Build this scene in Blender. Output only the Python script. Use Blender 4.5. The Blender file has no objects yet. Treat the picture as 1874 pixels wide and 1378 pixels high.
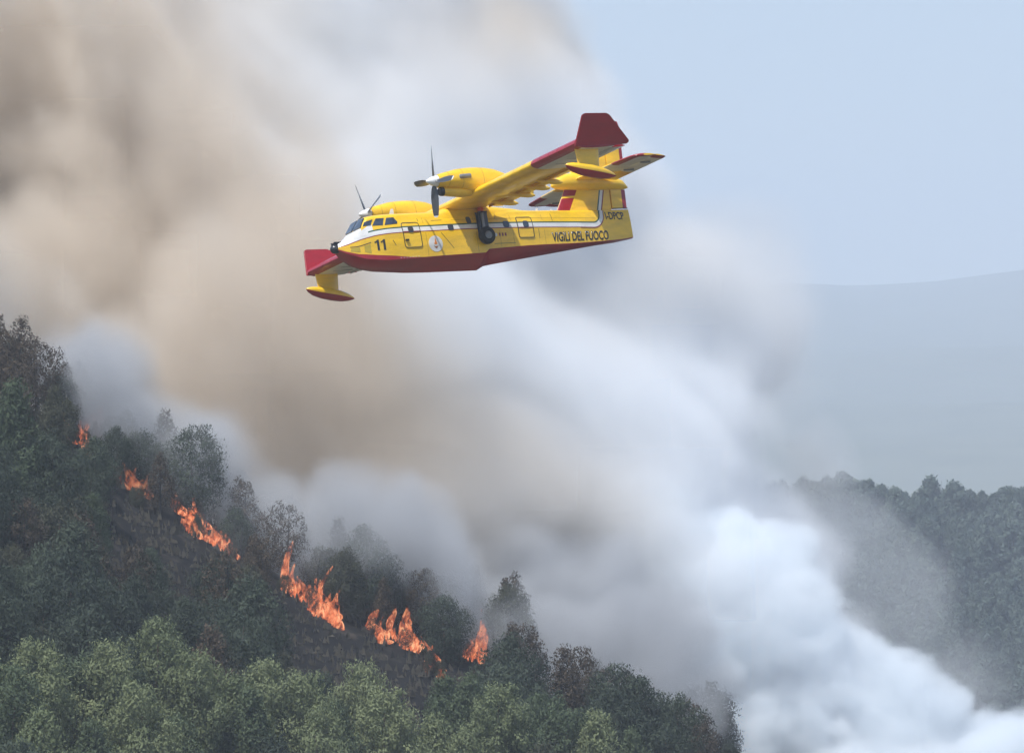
import bpy, bmesh, math, random
import numpy as np
from mathutils import Vector, Matrix

S = bpy.context.scene
COL = S.collection
random.seed(7)

# ------------------------------------------------------------------ camera
PITCH = math.radians(1.5)
FPX = 1874 * 200 / 36.0                      # focal length in photograph pixels
cam = bpy.data.cameras.new('camera')
cam_o = bpy.data.objects.new('camera', cam)
COL.objects.link(cam_o)
cam.lens = 200
cam.sensor_width = 36
cam.clip_start = 1
cam.clip_end = 40000
cam_o.rotation_euler = (math.pi / 2 + PITCH, 0, 0)
S.camera = cam_o

# ------------------------------------------------------------------ world, sun, exposure
SUN_DIR = Vector((-.285, -.30, .908)).normalized()
world = bpy.data.worlds.new('World')
S.world = world
world.use_nodes = True
wn = world.node_tree
sky = wn.nodes.new('ShaderNodeTexSky')
sky.sky_type = 'NISHITA'
sky.sun_disc = False
sky.sun_elevation = math.asin(SUN_DIR.z)
sky.sun_rotation = math.atan2(SUN_DIR.x, SUN_DIR.y)
wn.links.new(sky.outputs[0], wn.nodes['Background'].inputs[0])
wn.nodes['Background'].inputs[1].default_value = .12
sun = bpy.data.lights.new('sun', 'SUN')
sun.energy = 5.0
sun.angle = math.radians(.5)
sun.color = (1, .97, .92)
sun_o = bpy.data.objects.new('sun', sun)
COL.objects.link(sun_o)
sun_o.rotation_euler = SUN_DIR.to_track_quat('Z', 'Y').to_euler()
S.view_settings.view_transform = 'Standard'
S.view_settings.look = 'None'
S.view_settings.exposure = 0.3
S.view_settings.gamma = 1
S.view_settings.use_curve_mapping = False
S.cycles.volume_bounces = 6
S.cycles.max_bounces = 12
S.cycles.transparent_max_bounces = 16
S.cycles.volume_step_rate = 3
S.cycles.volume_max_steps = 512
S.cycles.use_denoising = True


def at(u, v, y):
    """world point that photograph pixel (u, v) shows at distance y"""
    ca, sa = math.cos(PITCH), math.sin(PITCH)
    dx, du = (u - 937) / FPX, (689 - v) / FPX
    d = Vector((dx, ca - du * sa, sa + du * ca))
    return d * (y / d.y)


def pix(x, y, z):
    ca, sa = math.cos(PITCH), math.sin(PITCH)
    dep = y * ca + z * sa
    up = -y * sa + z * ca
    return 937 + FPX * x / dep, 689 - FPX * up / dep


# ------------------------------------------------------------------ helpers
def tag(o, label=None, cat=None, group=None, kind=None):
    if label:
        o['label'] = label
    if cat:
        o['category'] = cat
    if group:
        o['group'] = group
    if kind:
        o['kind'] = kind
    return o


def link(name, me, parent=None, mats=()):
    o = bpy.data.objects.new(name, me)
    COL.objects.link(o)
    if parent:
        o.parent = parent
    for m in mats:
        me.materials.append(m)
    return o


def mesh(name, verts, faces, mats=(), parent=None, midx=None, smooth=True, angle=None):
    me = bpy.data.meshes.new(name)
    me.from_pydata([tuple(v) for v in verts], [], [tuple(f) for f in faces])
    if midx is not None:
        me.polygons.foreach_set('material_index', midx)
    if smooth:
        me.polygons.foreach_set('use_smooth', [True] * len(me.polygons))
    o = link(name, me, parent, mats)
    if smooth and angle:
        me.set_sharp_from_angle(angle=math.radians(angle))
    me.update()
    return o


def empty(name, loc):
    o = bpy.data.objects.new(name, None)
    COL.objects.link(o)
    o.location = loc
    return o


def nodes(name):
    m = bpy.data.materials.new(name)
    m.use_nodes = True
    t = m.node_tree
    return m, t, t.nodes['Principled BSDF']


def paint(name, col, rough=.35, dirt=.18, scale=1.2, coat=.5, metal=0):
    """painted metal with faint weathering streaks"""
    m, t, p = nodes(name)
    tc = t.nodes.new('ShaderNodeTexCoord')
    mp = t.nodes.new('ShaderNodeMapping')
    mp.inputs['Scale'].default_value = (.5, 1, 1.6)
    t.links.new(tc.outputs['Object'], mp.inputs[0])
    nz = t.nodes.new('ShaderNodeTexNoise')
    nz.inputs['Scale'].default_value = scale
    nz.inputs['Detail'].default_value = 7
    nz.inputs['Roughness'].default_value = .65
    t.links.new(mp.outputs[0], nz.inputs[0])
    rp = t.nodes.new('ShaderNodeValToRGB')
    rp.color_ramp.elements[0].position = .35
    rp.color_ramp.elements[1].position = .62
    d = tuple(c * (1 - dirt) * .93 + .004 for c in col)
    rp.color_ramp.elements[0].color = (*d, 1)
    rp.color_ramp.elements[1].color = (*col, 1)
    t.links.new(nz.outputs[0], rp.inputs[0])
    t.links.new(rp.outputs[0], p.inputs['Base Color'])
    mr = t.nodes.new('ShaderNodeMapRange')
    mr.inputs['To Min'].default_value = rough + .12
    mr.inputs['To Max'].default_value = rough - .05
    t.links.new(nz.outputs[0], mr.inputs[0])
    t.links.new(mr.outputs[0], p.inputs['Roughness'])
    p.inputs['Coat Weight'].default_value = coat
    p.inputs['Coat Roughness'].default_value = .15
    p.inputs['Metallic'].default_value = metal
    return m


def volmat(name, col, dens, aniso=0.0):
    m = bpy.data.materials.new(name)
    m.use_nodes = True
    t = m.node_tree
    for n in list(t.nodes):
        if n.type != 'OUTPUT_MATERIAL':
            t.nodes.remove(n)
    p = t.nodes.new('ShaderNodeVolumePrincipled')
    p.inputs['Color'].default_value = (*col, 1)
    p.inputs['Density'].default_value = dens
    p.inputs['Anisotropy'].default_value = aniso
    t.links.new(p.outputs[0], t.nodes['Material Output'].inputs['Volume'])
    return m


# value noise on numpy arrays
class VNoise:
    def __init__(self, seed, n=48):
        self.g = np.random.default_rng(seed).random((n, n, n)).astype(np.float32)
        self.n = n

    def __call__(self, X, Y, Z, scale):
        n = self.n
        q = [a / scale for a in (X, Y, Z)]
        i = [np.floor(a).astype(np.int32) for a in q]
        f = [(a - b).astype(np.float32) for a, b in zip(q, i)]
        f = [a * a * (3 - 2 * a) for a in f]
        a0 = [a % n for a in i]
        a1 = [(a + 1) % n for a in i]
        r = 0
        for dx in (0, 1):
            for dy in (0, 1):
                for dz in (0, 1):
                    w = (f[0] if dx else 1 - f[0]) * (f[1] if dy else 1 - f[1]) * (f[2] if dz else 1 - f[2])
                    r = r + w * self.g[(a1 if dx else a0)[0], (a1 if dy else a0)[1], (a1 if dz else a0)[2]]
        return r

    def fbm(self, X, Y, Z, scale, octs, gain=.5):
        r, a, s = 0, 1.0, 0.0
        for o in range(octs):
            r = r + a * self(X + 17.3 * o, Y + 5.1 * o, Z + 9.7 * o, scale / 2 ** o)
            s += a
            a *= gain
        return r / s


# ------------------------------------------------------------------ air haze
def build_haze():
    x0, x1, y0, y1, z0, z1 = -4200, 4200, -400, 18500, -230, 1050
    v = [(x, y, z) for z in (z0, z1) for y in (y0, y1) for x in (x0, x1)]
    f = [(0, 2, 3, 1), (4, 5, 7, 6), (0, 1, 5, 4), (1, 3, 7, 5), (3, 2, 6, 7), (2, 0, 4, 6)]
    o = mesh('haze', v, f, [volmat('haze_air', (.73, .82, .965), 1.4e-4)], smooth=False)
    tag(o, kind='stuff')


build_haze()

# ------------------------------------------------------------------ terrain
# crest of the burning slope: photograph column -> ground row, at distance CREST
CREST = 545.0
CU = [-1200, -500, -200, 0, 145, 235, 395, 570, 720, 795, 900, 1100, 1330, 1700, 2600]
CV = [300, 550, 645, 730, 786, 882, 972, 1094, 1150, 1180, 1206, 1305, 1450, 1660, 2100]
CX = [at(u, v, CREST).x for u, v in zip(CU, CV)]
CZ = [at(u, v, CREST).z for u, v in zip(CU, CV)]
tn = VNoise(5)


def ground_z(x, y):
    """height of the terrain (numpy arrays)"""
    x = np.asarray(x, np.float32)
    y = np.asarray(y, np.float32)
    zc = np.interp(x, CX, CZ)
    zc = np.clip(zc, -75, 60)
    front = zc - .25 * (CREST - y)
    back = zc - .03 * np.clip(y - CREST, 0, 40) - .35 * np.clip(y - CREST - 40, 0, None)
    near = np.where(y < CREST, front, back)
    near = np.maximum(near, -92)
    # flank of the next hill across the valley
    rx = np.array([-400, -60, -10, 40, 63, 80, 110, 400], np.float32) * 1.8
    rz = (np.array([9, 9, 8, 7, 5.5, 3.0, 1.5, 1.0], np.float32) - 2.0) * 1.8
    rid = np.interp(x, rx, rz)
    hill = rid - .19 * np.clip(2160 - y, 0, None) - .16 * np.clip(y - 2187, 0, None)
    hill = np.maximum(hill, -95)
    base = np.where(y < 100, np.maximum(-2.2 - .0025 * np.clip(y, 0, None) ** 2, -92), -92)
    z = np.maximum(np.maximum(near, hill), base)
    n = tn(x, y, 0 * x, 9.0) - .5 + .5 * (tn(x + 50, y, 0 * x, 3.5) - .5) + .3 * (tn(x, y + 31, 0 * x, 1.6) - .5)
    return z + n * np.where(y < 200, .1, np.where(y < 700, .9, .5))


def gz(x, y):
    return float(ground_z(np.array([x]), np.array([y]))[0])


def soil():
    m, t, p = nodes('scorched_soil')
    tc = t.nodes.new('ShaderNodeTexCoord')
    nz = t.nodes.new('ShaderNodeTexNoise')
    nz.inputs['Scale'].default_value = .35
    nz.inputs['Detail'].default_value = 9
    nz.inputs['Roughness'].default_value = .7
    t.links.new(tc.outputs['Object'], nz.inputs[0])
    rp = t.nodes.new('ShaderNodeValToRGB')
    e = rp.color_ramp.elements
    e[0].position, e[0].color = .36, (.008, .008, .010, 1)
    e[1].position, e[1].color = .72, (.055, .045, .037, 1)
    k = e.new(.55)
    k.color = (.014, .014, .014, 1)
    t.links.new(nz.outputs[0], rp.inputs[0])
    # unseen valley floor made pale, added to bounce light up under the aircraft
    sp = t.nodes.new('ShaderNodeSeparateXYZ')
    t.links.new(tc.outputs['Object'], sp.inputs[0])
    mr = t.nodes.new('ShaderNodeMapRange')
    mr.inputs['From Min'].default_value = 385
    mr.inputs['From Max'].default_value = 415
    t.links.new(sp.outputs['Y'], mr.inputs[0])
    mx = t.nodes.new('ShaderNodeMix')
    mx.data_type = 'RGBA'
    mx.inputs['A'].default_value = (.13, .115, .075, 1)
    t.links.new(mr.outputs[0], mx.inputs['Factor'])
    t.links.new(rp.outputs[0], mx.inputs['B'])
    t.links.new(mx.outputs['Result'], p.inputs['Base Color'])
    p.inputs['Roughness'].default_value = .95
    p.inputs['Specular IOR Level'].default_value = .1
    return m


def grid_mesh(name, xs, ys, zf, mat):
    X, Y = np.meshgrid(xs, ys)
    Z = zf(X.ravel(), Y.ravel())
    nx = len(xs)
    v = np.stack([X.ravel(), Y.ravel(), Z], 1)
    a = (np.arange(len(ys) - 1)[:, None] * nx + np.arange(nx - 1)[None]).ravel()
    f = np.stack([a, a + 1, a + 1 + nx, a + nx], 1)
    return mesh(name, v.tolist(), f.tolist(), [mat])


SOIL = soil()
xs = np.concatenate([np.linspace(-4000, -160, 26), np.linspace(-150, 150, 241), np.linspace(154, 330, 50), np.linspace(350, 4000, 26)])
ys = np.concatenate([np.linspace(-200, 380, 24), np.linspace(390, 620, 116), np.linspace(625, 1640, 40),
                     np.linspace(1660, 2290, 90), np.linspace(2320, 18000, 36)])
g = grid_mesh('hillside', xs, ys, ground_z, SOIL)
tag(g, kind='structure')


def mountain():
    u = np.array([-12000, -4000, -1000, 600, 1250, 1390, 1450, 1560, 1700, 1874, 2300, 4000, 12000], float)
    v = np.array([650, 610, 560, 530, 524, 520, 515, 521, 513, 490, 450, 520, 620], float)
    D = 13200.0
    rx = np.array([at(a, b, D).x for a, b in zip(u, v)])
    rz = np.array([at(a, b, D).z for a, b in zip(u, v)])

    def zf(x, y):
        r = np.interp(x, rx, rz)
        n = tn.fbm(x, y, 0 * x, 900, 4) - .5
        k = np.clip((y - 3200) / (D - 3200), 0, 1)
        z = -93 + (r + 93) * np.where(y <= D, k ** 1.15, 1 - (y - D) / 2000) + n * 60 * np.sin(np.pi * k)
        return z
    m, t, p = nodes('distant_woodland')
    nz = t.nodes.new('ShaderNodeTexNoise')
    nz.inputs['Scale'].default_value = .01
    nz.inputs['Detail'].default_value = 8
    tc = t.nodes.new('ShaderNodeTexCoord')
    t.links.new(tc.outputs['Object'], nz.inputs[0])
    rp = t.nodes.new('ShaderNodeValToRGB')
    rp.color_ramp.elements[0].color = (.07, .085, .06, 1)
    rp.color_ramp.elements[1].color = (.15, .16, .115, 1)
    t.links.new(nz.outputs[0], rp.inputs[0])
    t.links.new(rp.outputs[0], p.inputs['Base Color'])
    p.inputs['Roughness'].default_value = 1
    o = grid_mesh('mountain', np.linspace(-4000, 4000, 120), np.linspace(3000, 14800, 70), zf, m)
    tag(o, kind='structure')


mountain()


# ------------------------------------------------------------------ smoke
def make_volume(name, dens, lo, hi, mat):
    """numpy density grid -> volume grid (Volume Cube fed from the mesh's own point attribute)"""
    nx, ny, nz = dens.shape
    me = bpy.data.meshes.new(name)
    me.vertices.add(nx * ny * nz)
    a = me.attributes.new('amount', 'FLOAT', 'POINT')
    a.data.foreach_set('value', np.ascontiguousarray(dens.transpose(2, 1, 0)).ravel().astype(np.float32))
    ob = link(name, me, None, [mat])
    ng = bpy.data.node_groups.new(name, 'GeometryNodeTree')
    ng.interface.new_socket('Geometry', in_out='INPUT', socket_type='NodeSocketGeometry')
    ng.interface.new_socket('Geometry', in_out='OUTPUT', socket_type='NodeSocketGeometry')
    N, L = ng.nodes, ng.links
    gi, go = N.new('NodeGroupInput'), N.new('NodeGroupOutput')
    vc = N.new('GeometryNodeVolumeCube')
    vc.inputs['Min'].default_value = lo
    vc.inputs['Max'].default_value = hi
    for ax, n in zip('XYZ', (nx, ny, nz)):
        vc.inputs['Resolution ' + ax].default_value = n
    pos = N.new('GeometryNodeInputPosition')
    cur = pos.outputs[0]
    for op, val in (('SUBTRACT', lo), ('MULTIPLY', [(n - 1) / (b - c) for n, c, b in zip((nx, ny, nz), lo, hi)]),
                    ('ADD', (.5, .5, .5)), ('FLOOR', None)):
        q = N.new('ShaderNodeVectorMath')
        q.operation = op
        if val is not None:
            q.inputs[1].default_value = val
        L.new(cur, q.inputs[0])
        cur = q.outputs[0]
    sep = N.new('ShaderNodeSeparateXYZ')
    L.new(cur, sep.inputs[0])

    def imath(op, p, q):
        n = N.new('FunctionNodeIntegerMath')
        n.operation = op
        for i, s in enumerate((p, q)):
            if isinstance(s, int):
                n.inputs[i].default_value = s
            else:
                L.new(s, n.inputs[i])
        return n.outputs[0]
    idx = imath('ADD', sep.outputs[0], imath('MULTIPLY', imath('ADD', sep.outputs[1], imath('MULTIPLY', sep.outputs[2], ny)), nx))
    na = N.new('GeometryNodeInputNamedAttribute')
    na.data_type = 'FLOAT'
    na.inputs[0].default_value = 'amount'
    si = N.new('GeometryNodeSampleIndex')
    si.data_type = 'FLOAT'
    si.clamp = True
    L.new(gi.outputs[0], si.inputs['Geometry'])
    L.new(na.outputs[0], si.inputs['Value'])
    L.new(idx, si.inputs['Index'])
    L.new(si.outputs[0], vc.inputs['Density'])
    sm = N.new('GeometryNodeSetMaterial')
    sm.inputs['Material'].default_value = mat
    L.new(vc.outputs[0], sm.inputs[0])
    L.new(sm.outputs[0], go.inputs[0])
    md = ob.modifiers.new('smoke', 'NODES')
    md.node_group = ng
    return ob


# puffs: column, row, distance, radii in px (u, v), radius in depth (m), weight
PUFFS = [
    (-420, 100, 668, 420, 620, 74, 1), (-60, 150, 665, 400, 560, 74, 1), (250, 150, 668, 420, 560, 76, 1),
    (600, 100, 672, 380, 480, 70, 1), (800, 260, 668, 280, 330, 60, 1), (900, 430, 655, 240, 230, 55, 1),
    (-150, 380, 652, 330, 260, 72, 1), (180, 370, 652, 330, 260, 72, 1), (480, 380, 650, 300, 260, 70, 1), (720, 420, 646, 240, 240, 62, 1),
    (100, -420, 715, 600, 420, 75, 1), (600, -420, 720, 360, 420, 65, 1),
    (250, 560, 632, 420, 300, 66, 1), (560, 650, 618, 420, 330, 66, 1), (820, 700, 614, 380, 330, 62, 1),
    (300, 700, 604, 260, 200, 46, .8), (500, 830, 598, 280, 200, 44, .9), (680, 930, 594, 280, 190, 42, .9),
    (1020, 720, 624, 330, 240, 55, 1), (1180, 830, 628, 250, 220, 50, 1), (820, 950, 602, 400, 260, 52, 1),
    (1060, 1000, 606, 300, 280, 48, 1), (1220, 1130, 600, 250, 250, 45, 1), (1300, 1380, 592, 300, 220, 38, .8),
    # thin grey drift behind the plume
    (1250, 520, 700, 170, 110, 34, .33), (1120, 545, 690, 140, 95, 34, .5), (1180, 600, 690, 140, 95, 34, .42), (1290, 680, 690, 180, 200, 34, .28),
    (1460, 840, 700, 100, 85, 22, .42), (1400, 980, 690, 220, 160, 34, .34), (1560, 1090, 680, 180, 150, 30, .22),
    (1690, 1240, 670, 170, 120, 30, .22),
]
# where the smoke is brown (pine fuel) rather than white: column, row, radius px, strength
BROWN = [(230, 280, 330, 1.3), (540, 560, 215, 1.2), (330, 560, 230, .5), (760, 890, 200, .6), (560, 760, 200, .6),
         (920, 20, 130, .8), (60, 120, 200, .5), (1000, 1010, 180, .4), (-200, 300, 300, .6), (250, -250, 400, .5),
         (1220, 510, 190, .35), (1470, 830, 90, .45), (250, 850, 250, .45), (480, 980, 220, .35)]
# the young white plume: many small billows that climb to the left
PLUME = [(1330, 1230, 575, 170, 150), (1420, 1120, 578, 130, 110), (1330, 1070, 582, 130, 110), (1480, 1200, 574, 140, 120),
         (1560, 1270, 570, 140, 100), (1640, 1330, 568, 140, 90), (1240, 1080, 585, 130, 130), (1190, 1000, 592, 140, 130),
         (1760, 1370, 566, 150, 80), (1880, 1390, 566, 150, 75), (1440, 1350, 566, 190, 120), (1600, 1400, 562, 220, 100),
         (1370, 1180, 570, 90, 80), (1500, 1110, 578, 70, 60), (1590, 1190, 574, 75, 60), (1690, 1280, 570, 75, 50),
         (1270, 1250, 568, 110, 110), (1800, 1330, 568, 75, 45), (1350, 1050, 574, 85, 70), (1420, 1040, 580, 70, 55)]
# grey smoke that crawls up through the trees behind the flames
GREY_PUFFS = [(60, 640, 566, 120, 90, .5), (190, 700, 562, 120, 130, .8), (270, 800, 560, 130, 120, .9), (380, 850, 558, 140, 130, 1), (480, 930, 556, 120, 130, 1),
              (600, 960, 556, 130, 130, 1), (700, 1010, 555, 120, 130, .9), (820, 1060, 554, 120, 140, 1), (930, 1130, 553, 120, 120, .9),
              (1030, 1190, 552, 130, 120, .9), (1150, 1240, 551, 140, 110, .9), (1260, 1310, 550, 130, 90, .8), (1050, 1080, 570, 180, 120, .6), (1180, 1180, 562, 130, 100, .8)]


def build_smoke():
    vn = VNoise(21)

    def field(lo, hi, st):
        n = [int((b - a) / st) + 1 for a, b in zip(lo, hi)]
        return np.meshgrid(*[np.linspace(a, b, k, dtype=np.float32) for a, b, k in zip(lo, hi, n)], indexing='ij')

    def ground_mask(X, Y, Z):
        g_ = ground_z(X[:, :, 0].ravel(), Y[:, :, 0].ravel()).reshape(X.shape[:2])
        return Z > g_[:, :, None] - 1.5

    lo, hi = (-90.0, 540.0, -58.0), (68.0, 770.0, 94.0)
    X, Y, Z = field(lo, hi, 1.02)
    wx = (vn.fbm(X, Y, Z, 30, 3) - .5) * 26
    wz = (vn.fbm(X + 91, Y, Z + 33, 30, 3) - .5) * 26
    wy = (vn.fbm(X, Y + 57, Z + 71, 30, 2) - .5) * 20
    Xw, Yw, Zw = X + wx, Y + wy, Z + wz
    B = np.full(X.shape, -1.0, np.float32)
    W = np.zeros(X.shape, np.float32)
    WS = np.full(X.shape, 1e-6, np.float32)
    for u, v, y, ru, rv, ry, w in PUFFS:
        c = at(u, v, y)
        k = y / FPX
        d = 1 - ((Xw - c.x) / (ru * k)) ** 2 - ((Zw - c.z) / (rv * k)) ** 2 - ((Yw - y) / ry) ** 2
        e = np.exp(np.clip(d, -4, 1) * 5)
        W += e * w
        WS += e
        B = np.maximum(B, d)
    W /= WS
    B = np.clip(B, -1, .8)
    # billows drawn out along the drift, up and to the left
    ca, sa = math.cos(2.2), math.sin(2.2)
    P_, Q_ = (X + .5 * wx) * ca + (Z + .5 * wz) * sa, -(X + .5 * wx) * sa + (Z + .5 * wz) * ca
    f = vn.fbm(P_ * .55, Y * .9 + .4 * wy, Q_, 17, 5, .71) - .5
    q = np.clip((B * .9 + f * 2.1) / .36, 0, 1)
    q = q * q * (3 - 2 * q)
    dens = q * (.3 + .7 * np.clip(B + .2 + 1.5 * f, 0, 1)) * W ** 1.6 * np.clip((B + .75) / .4, 0, 1)
    dens *= np.clip((Y - 548 + 14 * f) / 24, 0, 1) ** 1.2
    dens *= np.clip((hi[2] - Z) / 14, 0, 1) * np.clip((X - lo[0]) / 6, 0, 1) * np.clip((hi[0] - X) / 6, 0, 1)
    dens *= ground_mask(X, Y, Z)
    br = np.zeros(X.shape, np.float32)
    U = 937 + FPX * Xw / 640.0
    V = 689 - FPX * (Zw - 640.0 * math.sin(PITCH)) / 640.0
    for u, v, r, s in BROWN:
        br += s * np.exp(-((U - u) ** 2 + (V - v) ** 2) / (r * r))
    br = np.clip(br * 1.1 + f * .7 - .12, 0, 1)
    D = .145
    brown = volmat('brown_smoke', (.825, .75, .655), 1.0, .0)
    white = volmat('white_smoke', (.905, .935, .972), 1.0, .0)
    fresh = volmat('fresh_white_smoke', (.90, .945, .985), 1.0, .0)
    tag(make_volume('brown_smoke', dens * br * D, lo, hi, brown), kind='stuff')
    off = np.array((.47, .61, .39))
    tag(make_volume('white_smoke', dens * (1 - br) * D, tuple(np.array(lo) + off), tuple(np.array(hi) + off), white), kind='stuff')

    lo, hi = (7.3, 541.7, -46.2), (60.1, 622.3, 18.3)
    X, Y, Z = field(lo, hi, .62)
    wx = (vn.fbm(X, Y, Z, 11, 3) - .5) * 9
    wz = (vn.fbm(X + 91, Y, Z + 33, 11, 3) - .5) * 9
    Xw, Zw = X + wx, Z + wz
    B = np.full(X.shape, -1.0, np.float32)
    for u, v, y, ru, rv in PLUME:
        c = at(u, v, y)
        k = y / FPX
        B = np.maximum(B, 1 - ((Xw - c.x) / (ru * k)) ** 2 - ((Zw - c.z) / (rv * k)) ** 2 - ((Y - y) / (ru * k * 1.3)) ** 2)
    f = vn.fbm(X + .5 * wx, Y, Z + .5 * wz, 10, 5, .66) - .5
    q = np.clip((B * .8 + f * 3.5 - .20) / .35, 0, 1)
    dens = q * q * (3 - 2 * q) * np.clip((B + .55) / .35, 0, 1)
    for A, a, b in ((X, lo[0], hi[0]), (Y, lo[1], hi[1]), (Z, lo[2], hi[2])):
        dens *= np.clip((A - a) / 4, 0, 1) * np.clip((b - A) / 4, 0, 1)
    tag(make_volume('plume_smoke', dens * ground_mask(X, Y, Z) * .30, lo, hi, fresh), kind='stuff')

    lo, hi = (-57.4, 532.3, -43.1), (36.2, 592.6, 36.4)
    X, Y, Z = field(lo, hi, .8)
    wx = (vn.fbm(X, Y, Z * .7, 10, 3) - .5) * 9
    wz = (vn.fbm(X + 91, Y, Z + 33, 10, 3) - .5) * 9
    Xw, Zw = X + wx, Z + wz
    B = np.full(X.shape, -1.0, np.float32)
    for u, v, y, ru, rv, w in GREY_PUFFS:
        c = at(u, v, y)
        k = y / FPX
        B = np.maximum(B, w * (1 - ((Xw - c.x) / (ru * k)) ** 2 - ((Zw - c.z) / (rv * k)) ** 2 - ((Y - y + 5) / 14) ** 2))
    f = vn.fbm(X + .5 * wx, Y, Z * .8 + .5 * wz, 8, 4, .6) - .5
    q = np.clip((B + f * 1.9 - .05) / .8, 0, 1)
    dens = q * q * (3 - 2 * q) * np.clip((Y - 538 + 8 * f) / 9, 0, 1)
    for A, a, b in ((X, lo[0], hi[0]), (Y, lo[1], hi[1]), (Z, lo[2], hi[2])):
        dens *= np.clip((A - a) / 3, 0, 1) * np.clip((b - A) / 5, 0, 1)
    tag(make_volume('grey_smoke', dens * ground_mask(X, Y, Z) * .25, lo, hi, volmat('grey_smoke', (.62, .64, .67), 1.0)), kind='stuff')


build_smoke()
# ------------------------------------------------------------------ trees
def leaf_material(name, dark, lite, trans=.25):
    m, t, p = nodes(name)
    at_ = t.nodes.new('ShaderNodeAttribute')
    at_.attribute_name = 'tint'
    oi = t.nodes.new('ShaderNodeObjectInfo')
    mx = t.nodes.new('ShaderNodeMix')
    mx.data_type = 'RGBA'
    mx.inputs['A'].default_value = (*dark, 1)
    mx.inputs['B'].default_value = (*lite, 1)
    ad = t.nodes.new('ShaderNodeMath')
    ad.operation = 'MULTIPLY_ADD'
    ad.inputs[1].default_value = .55
    t.links.new(oi.outputs['Random'], ad.inputs[0])
    a2 = t.nodes.new('ShaderNodeMath')
    a2.operation = 'MULTIPLY'
    a2.inputs[1].default_value = .5
    t.links.new(at_.outputs['Fac'], a2.inputs[0])
    t.links.new(a2.outputs[0], ad.inputs[2])
    t.links.new(ad.outputs[0], mx.inputs['Factor'])
    t.links.new(mx.outputs['Result'], p.inputs['Base Color'])
    p.inputs['Roughness'].default_value = .75
    p.inputs['Specular IOR Level'].default_value = .25
    tr = t.nodes.new('ShaderNodeBsdfTranslucent')
    t.links.new(mx.outputs['Result'], tr.inputs[0])
    ms = t.nodes.new('ShaderNodeMixShader')
    ms.inputs[0].default_value = trans
    t.links.new(p.outputs[0], ms.inputs[1])
    t.links.new(tr.outputs[0], ms.inputs[2])
    t.links.new(ms.outputs[0], t.nodes['Material Output'].inputs[0])
    return m


LEAF = {
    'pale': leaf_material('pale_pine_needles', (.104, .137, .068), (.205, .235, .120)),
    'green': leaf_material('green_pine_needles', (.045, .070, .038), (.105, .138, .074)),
    'dark': leaf_material('shade_tinted_oak_leaves', (.016, .028, .022), (.064, .086, .056)),  # smoke shade over the mid slope put into a darker leaf colour
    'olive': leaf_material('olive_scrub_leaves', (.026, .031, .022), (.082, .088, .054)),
    'scorched': leaf_material('scorched_needles', (.035, .030, .022), (.085, .062, .040), .1),
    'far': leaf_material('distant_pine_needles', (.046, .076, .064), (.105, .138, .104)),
}
BARK, _t, _p = nodes('pine_bark')
_p.inputs['Base Color'].default_value = (.10, .075, .055, 1)
_p.inputs['Roughness'].default_value = .9
CHAR, _t, _p = nodes('charred_bark')
_p.inputs['Base Color'].default_value = (.022, .020, .020, 1)
_p.inputs['Roughness'].default_value = .9
ASH, _t, _p = nodes('bleached_wood')
_p.inputs['Base Color'].default_value = (.34, .31, .28, 1)
_p.inputs['Roughness'].default_value = .9


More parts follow.
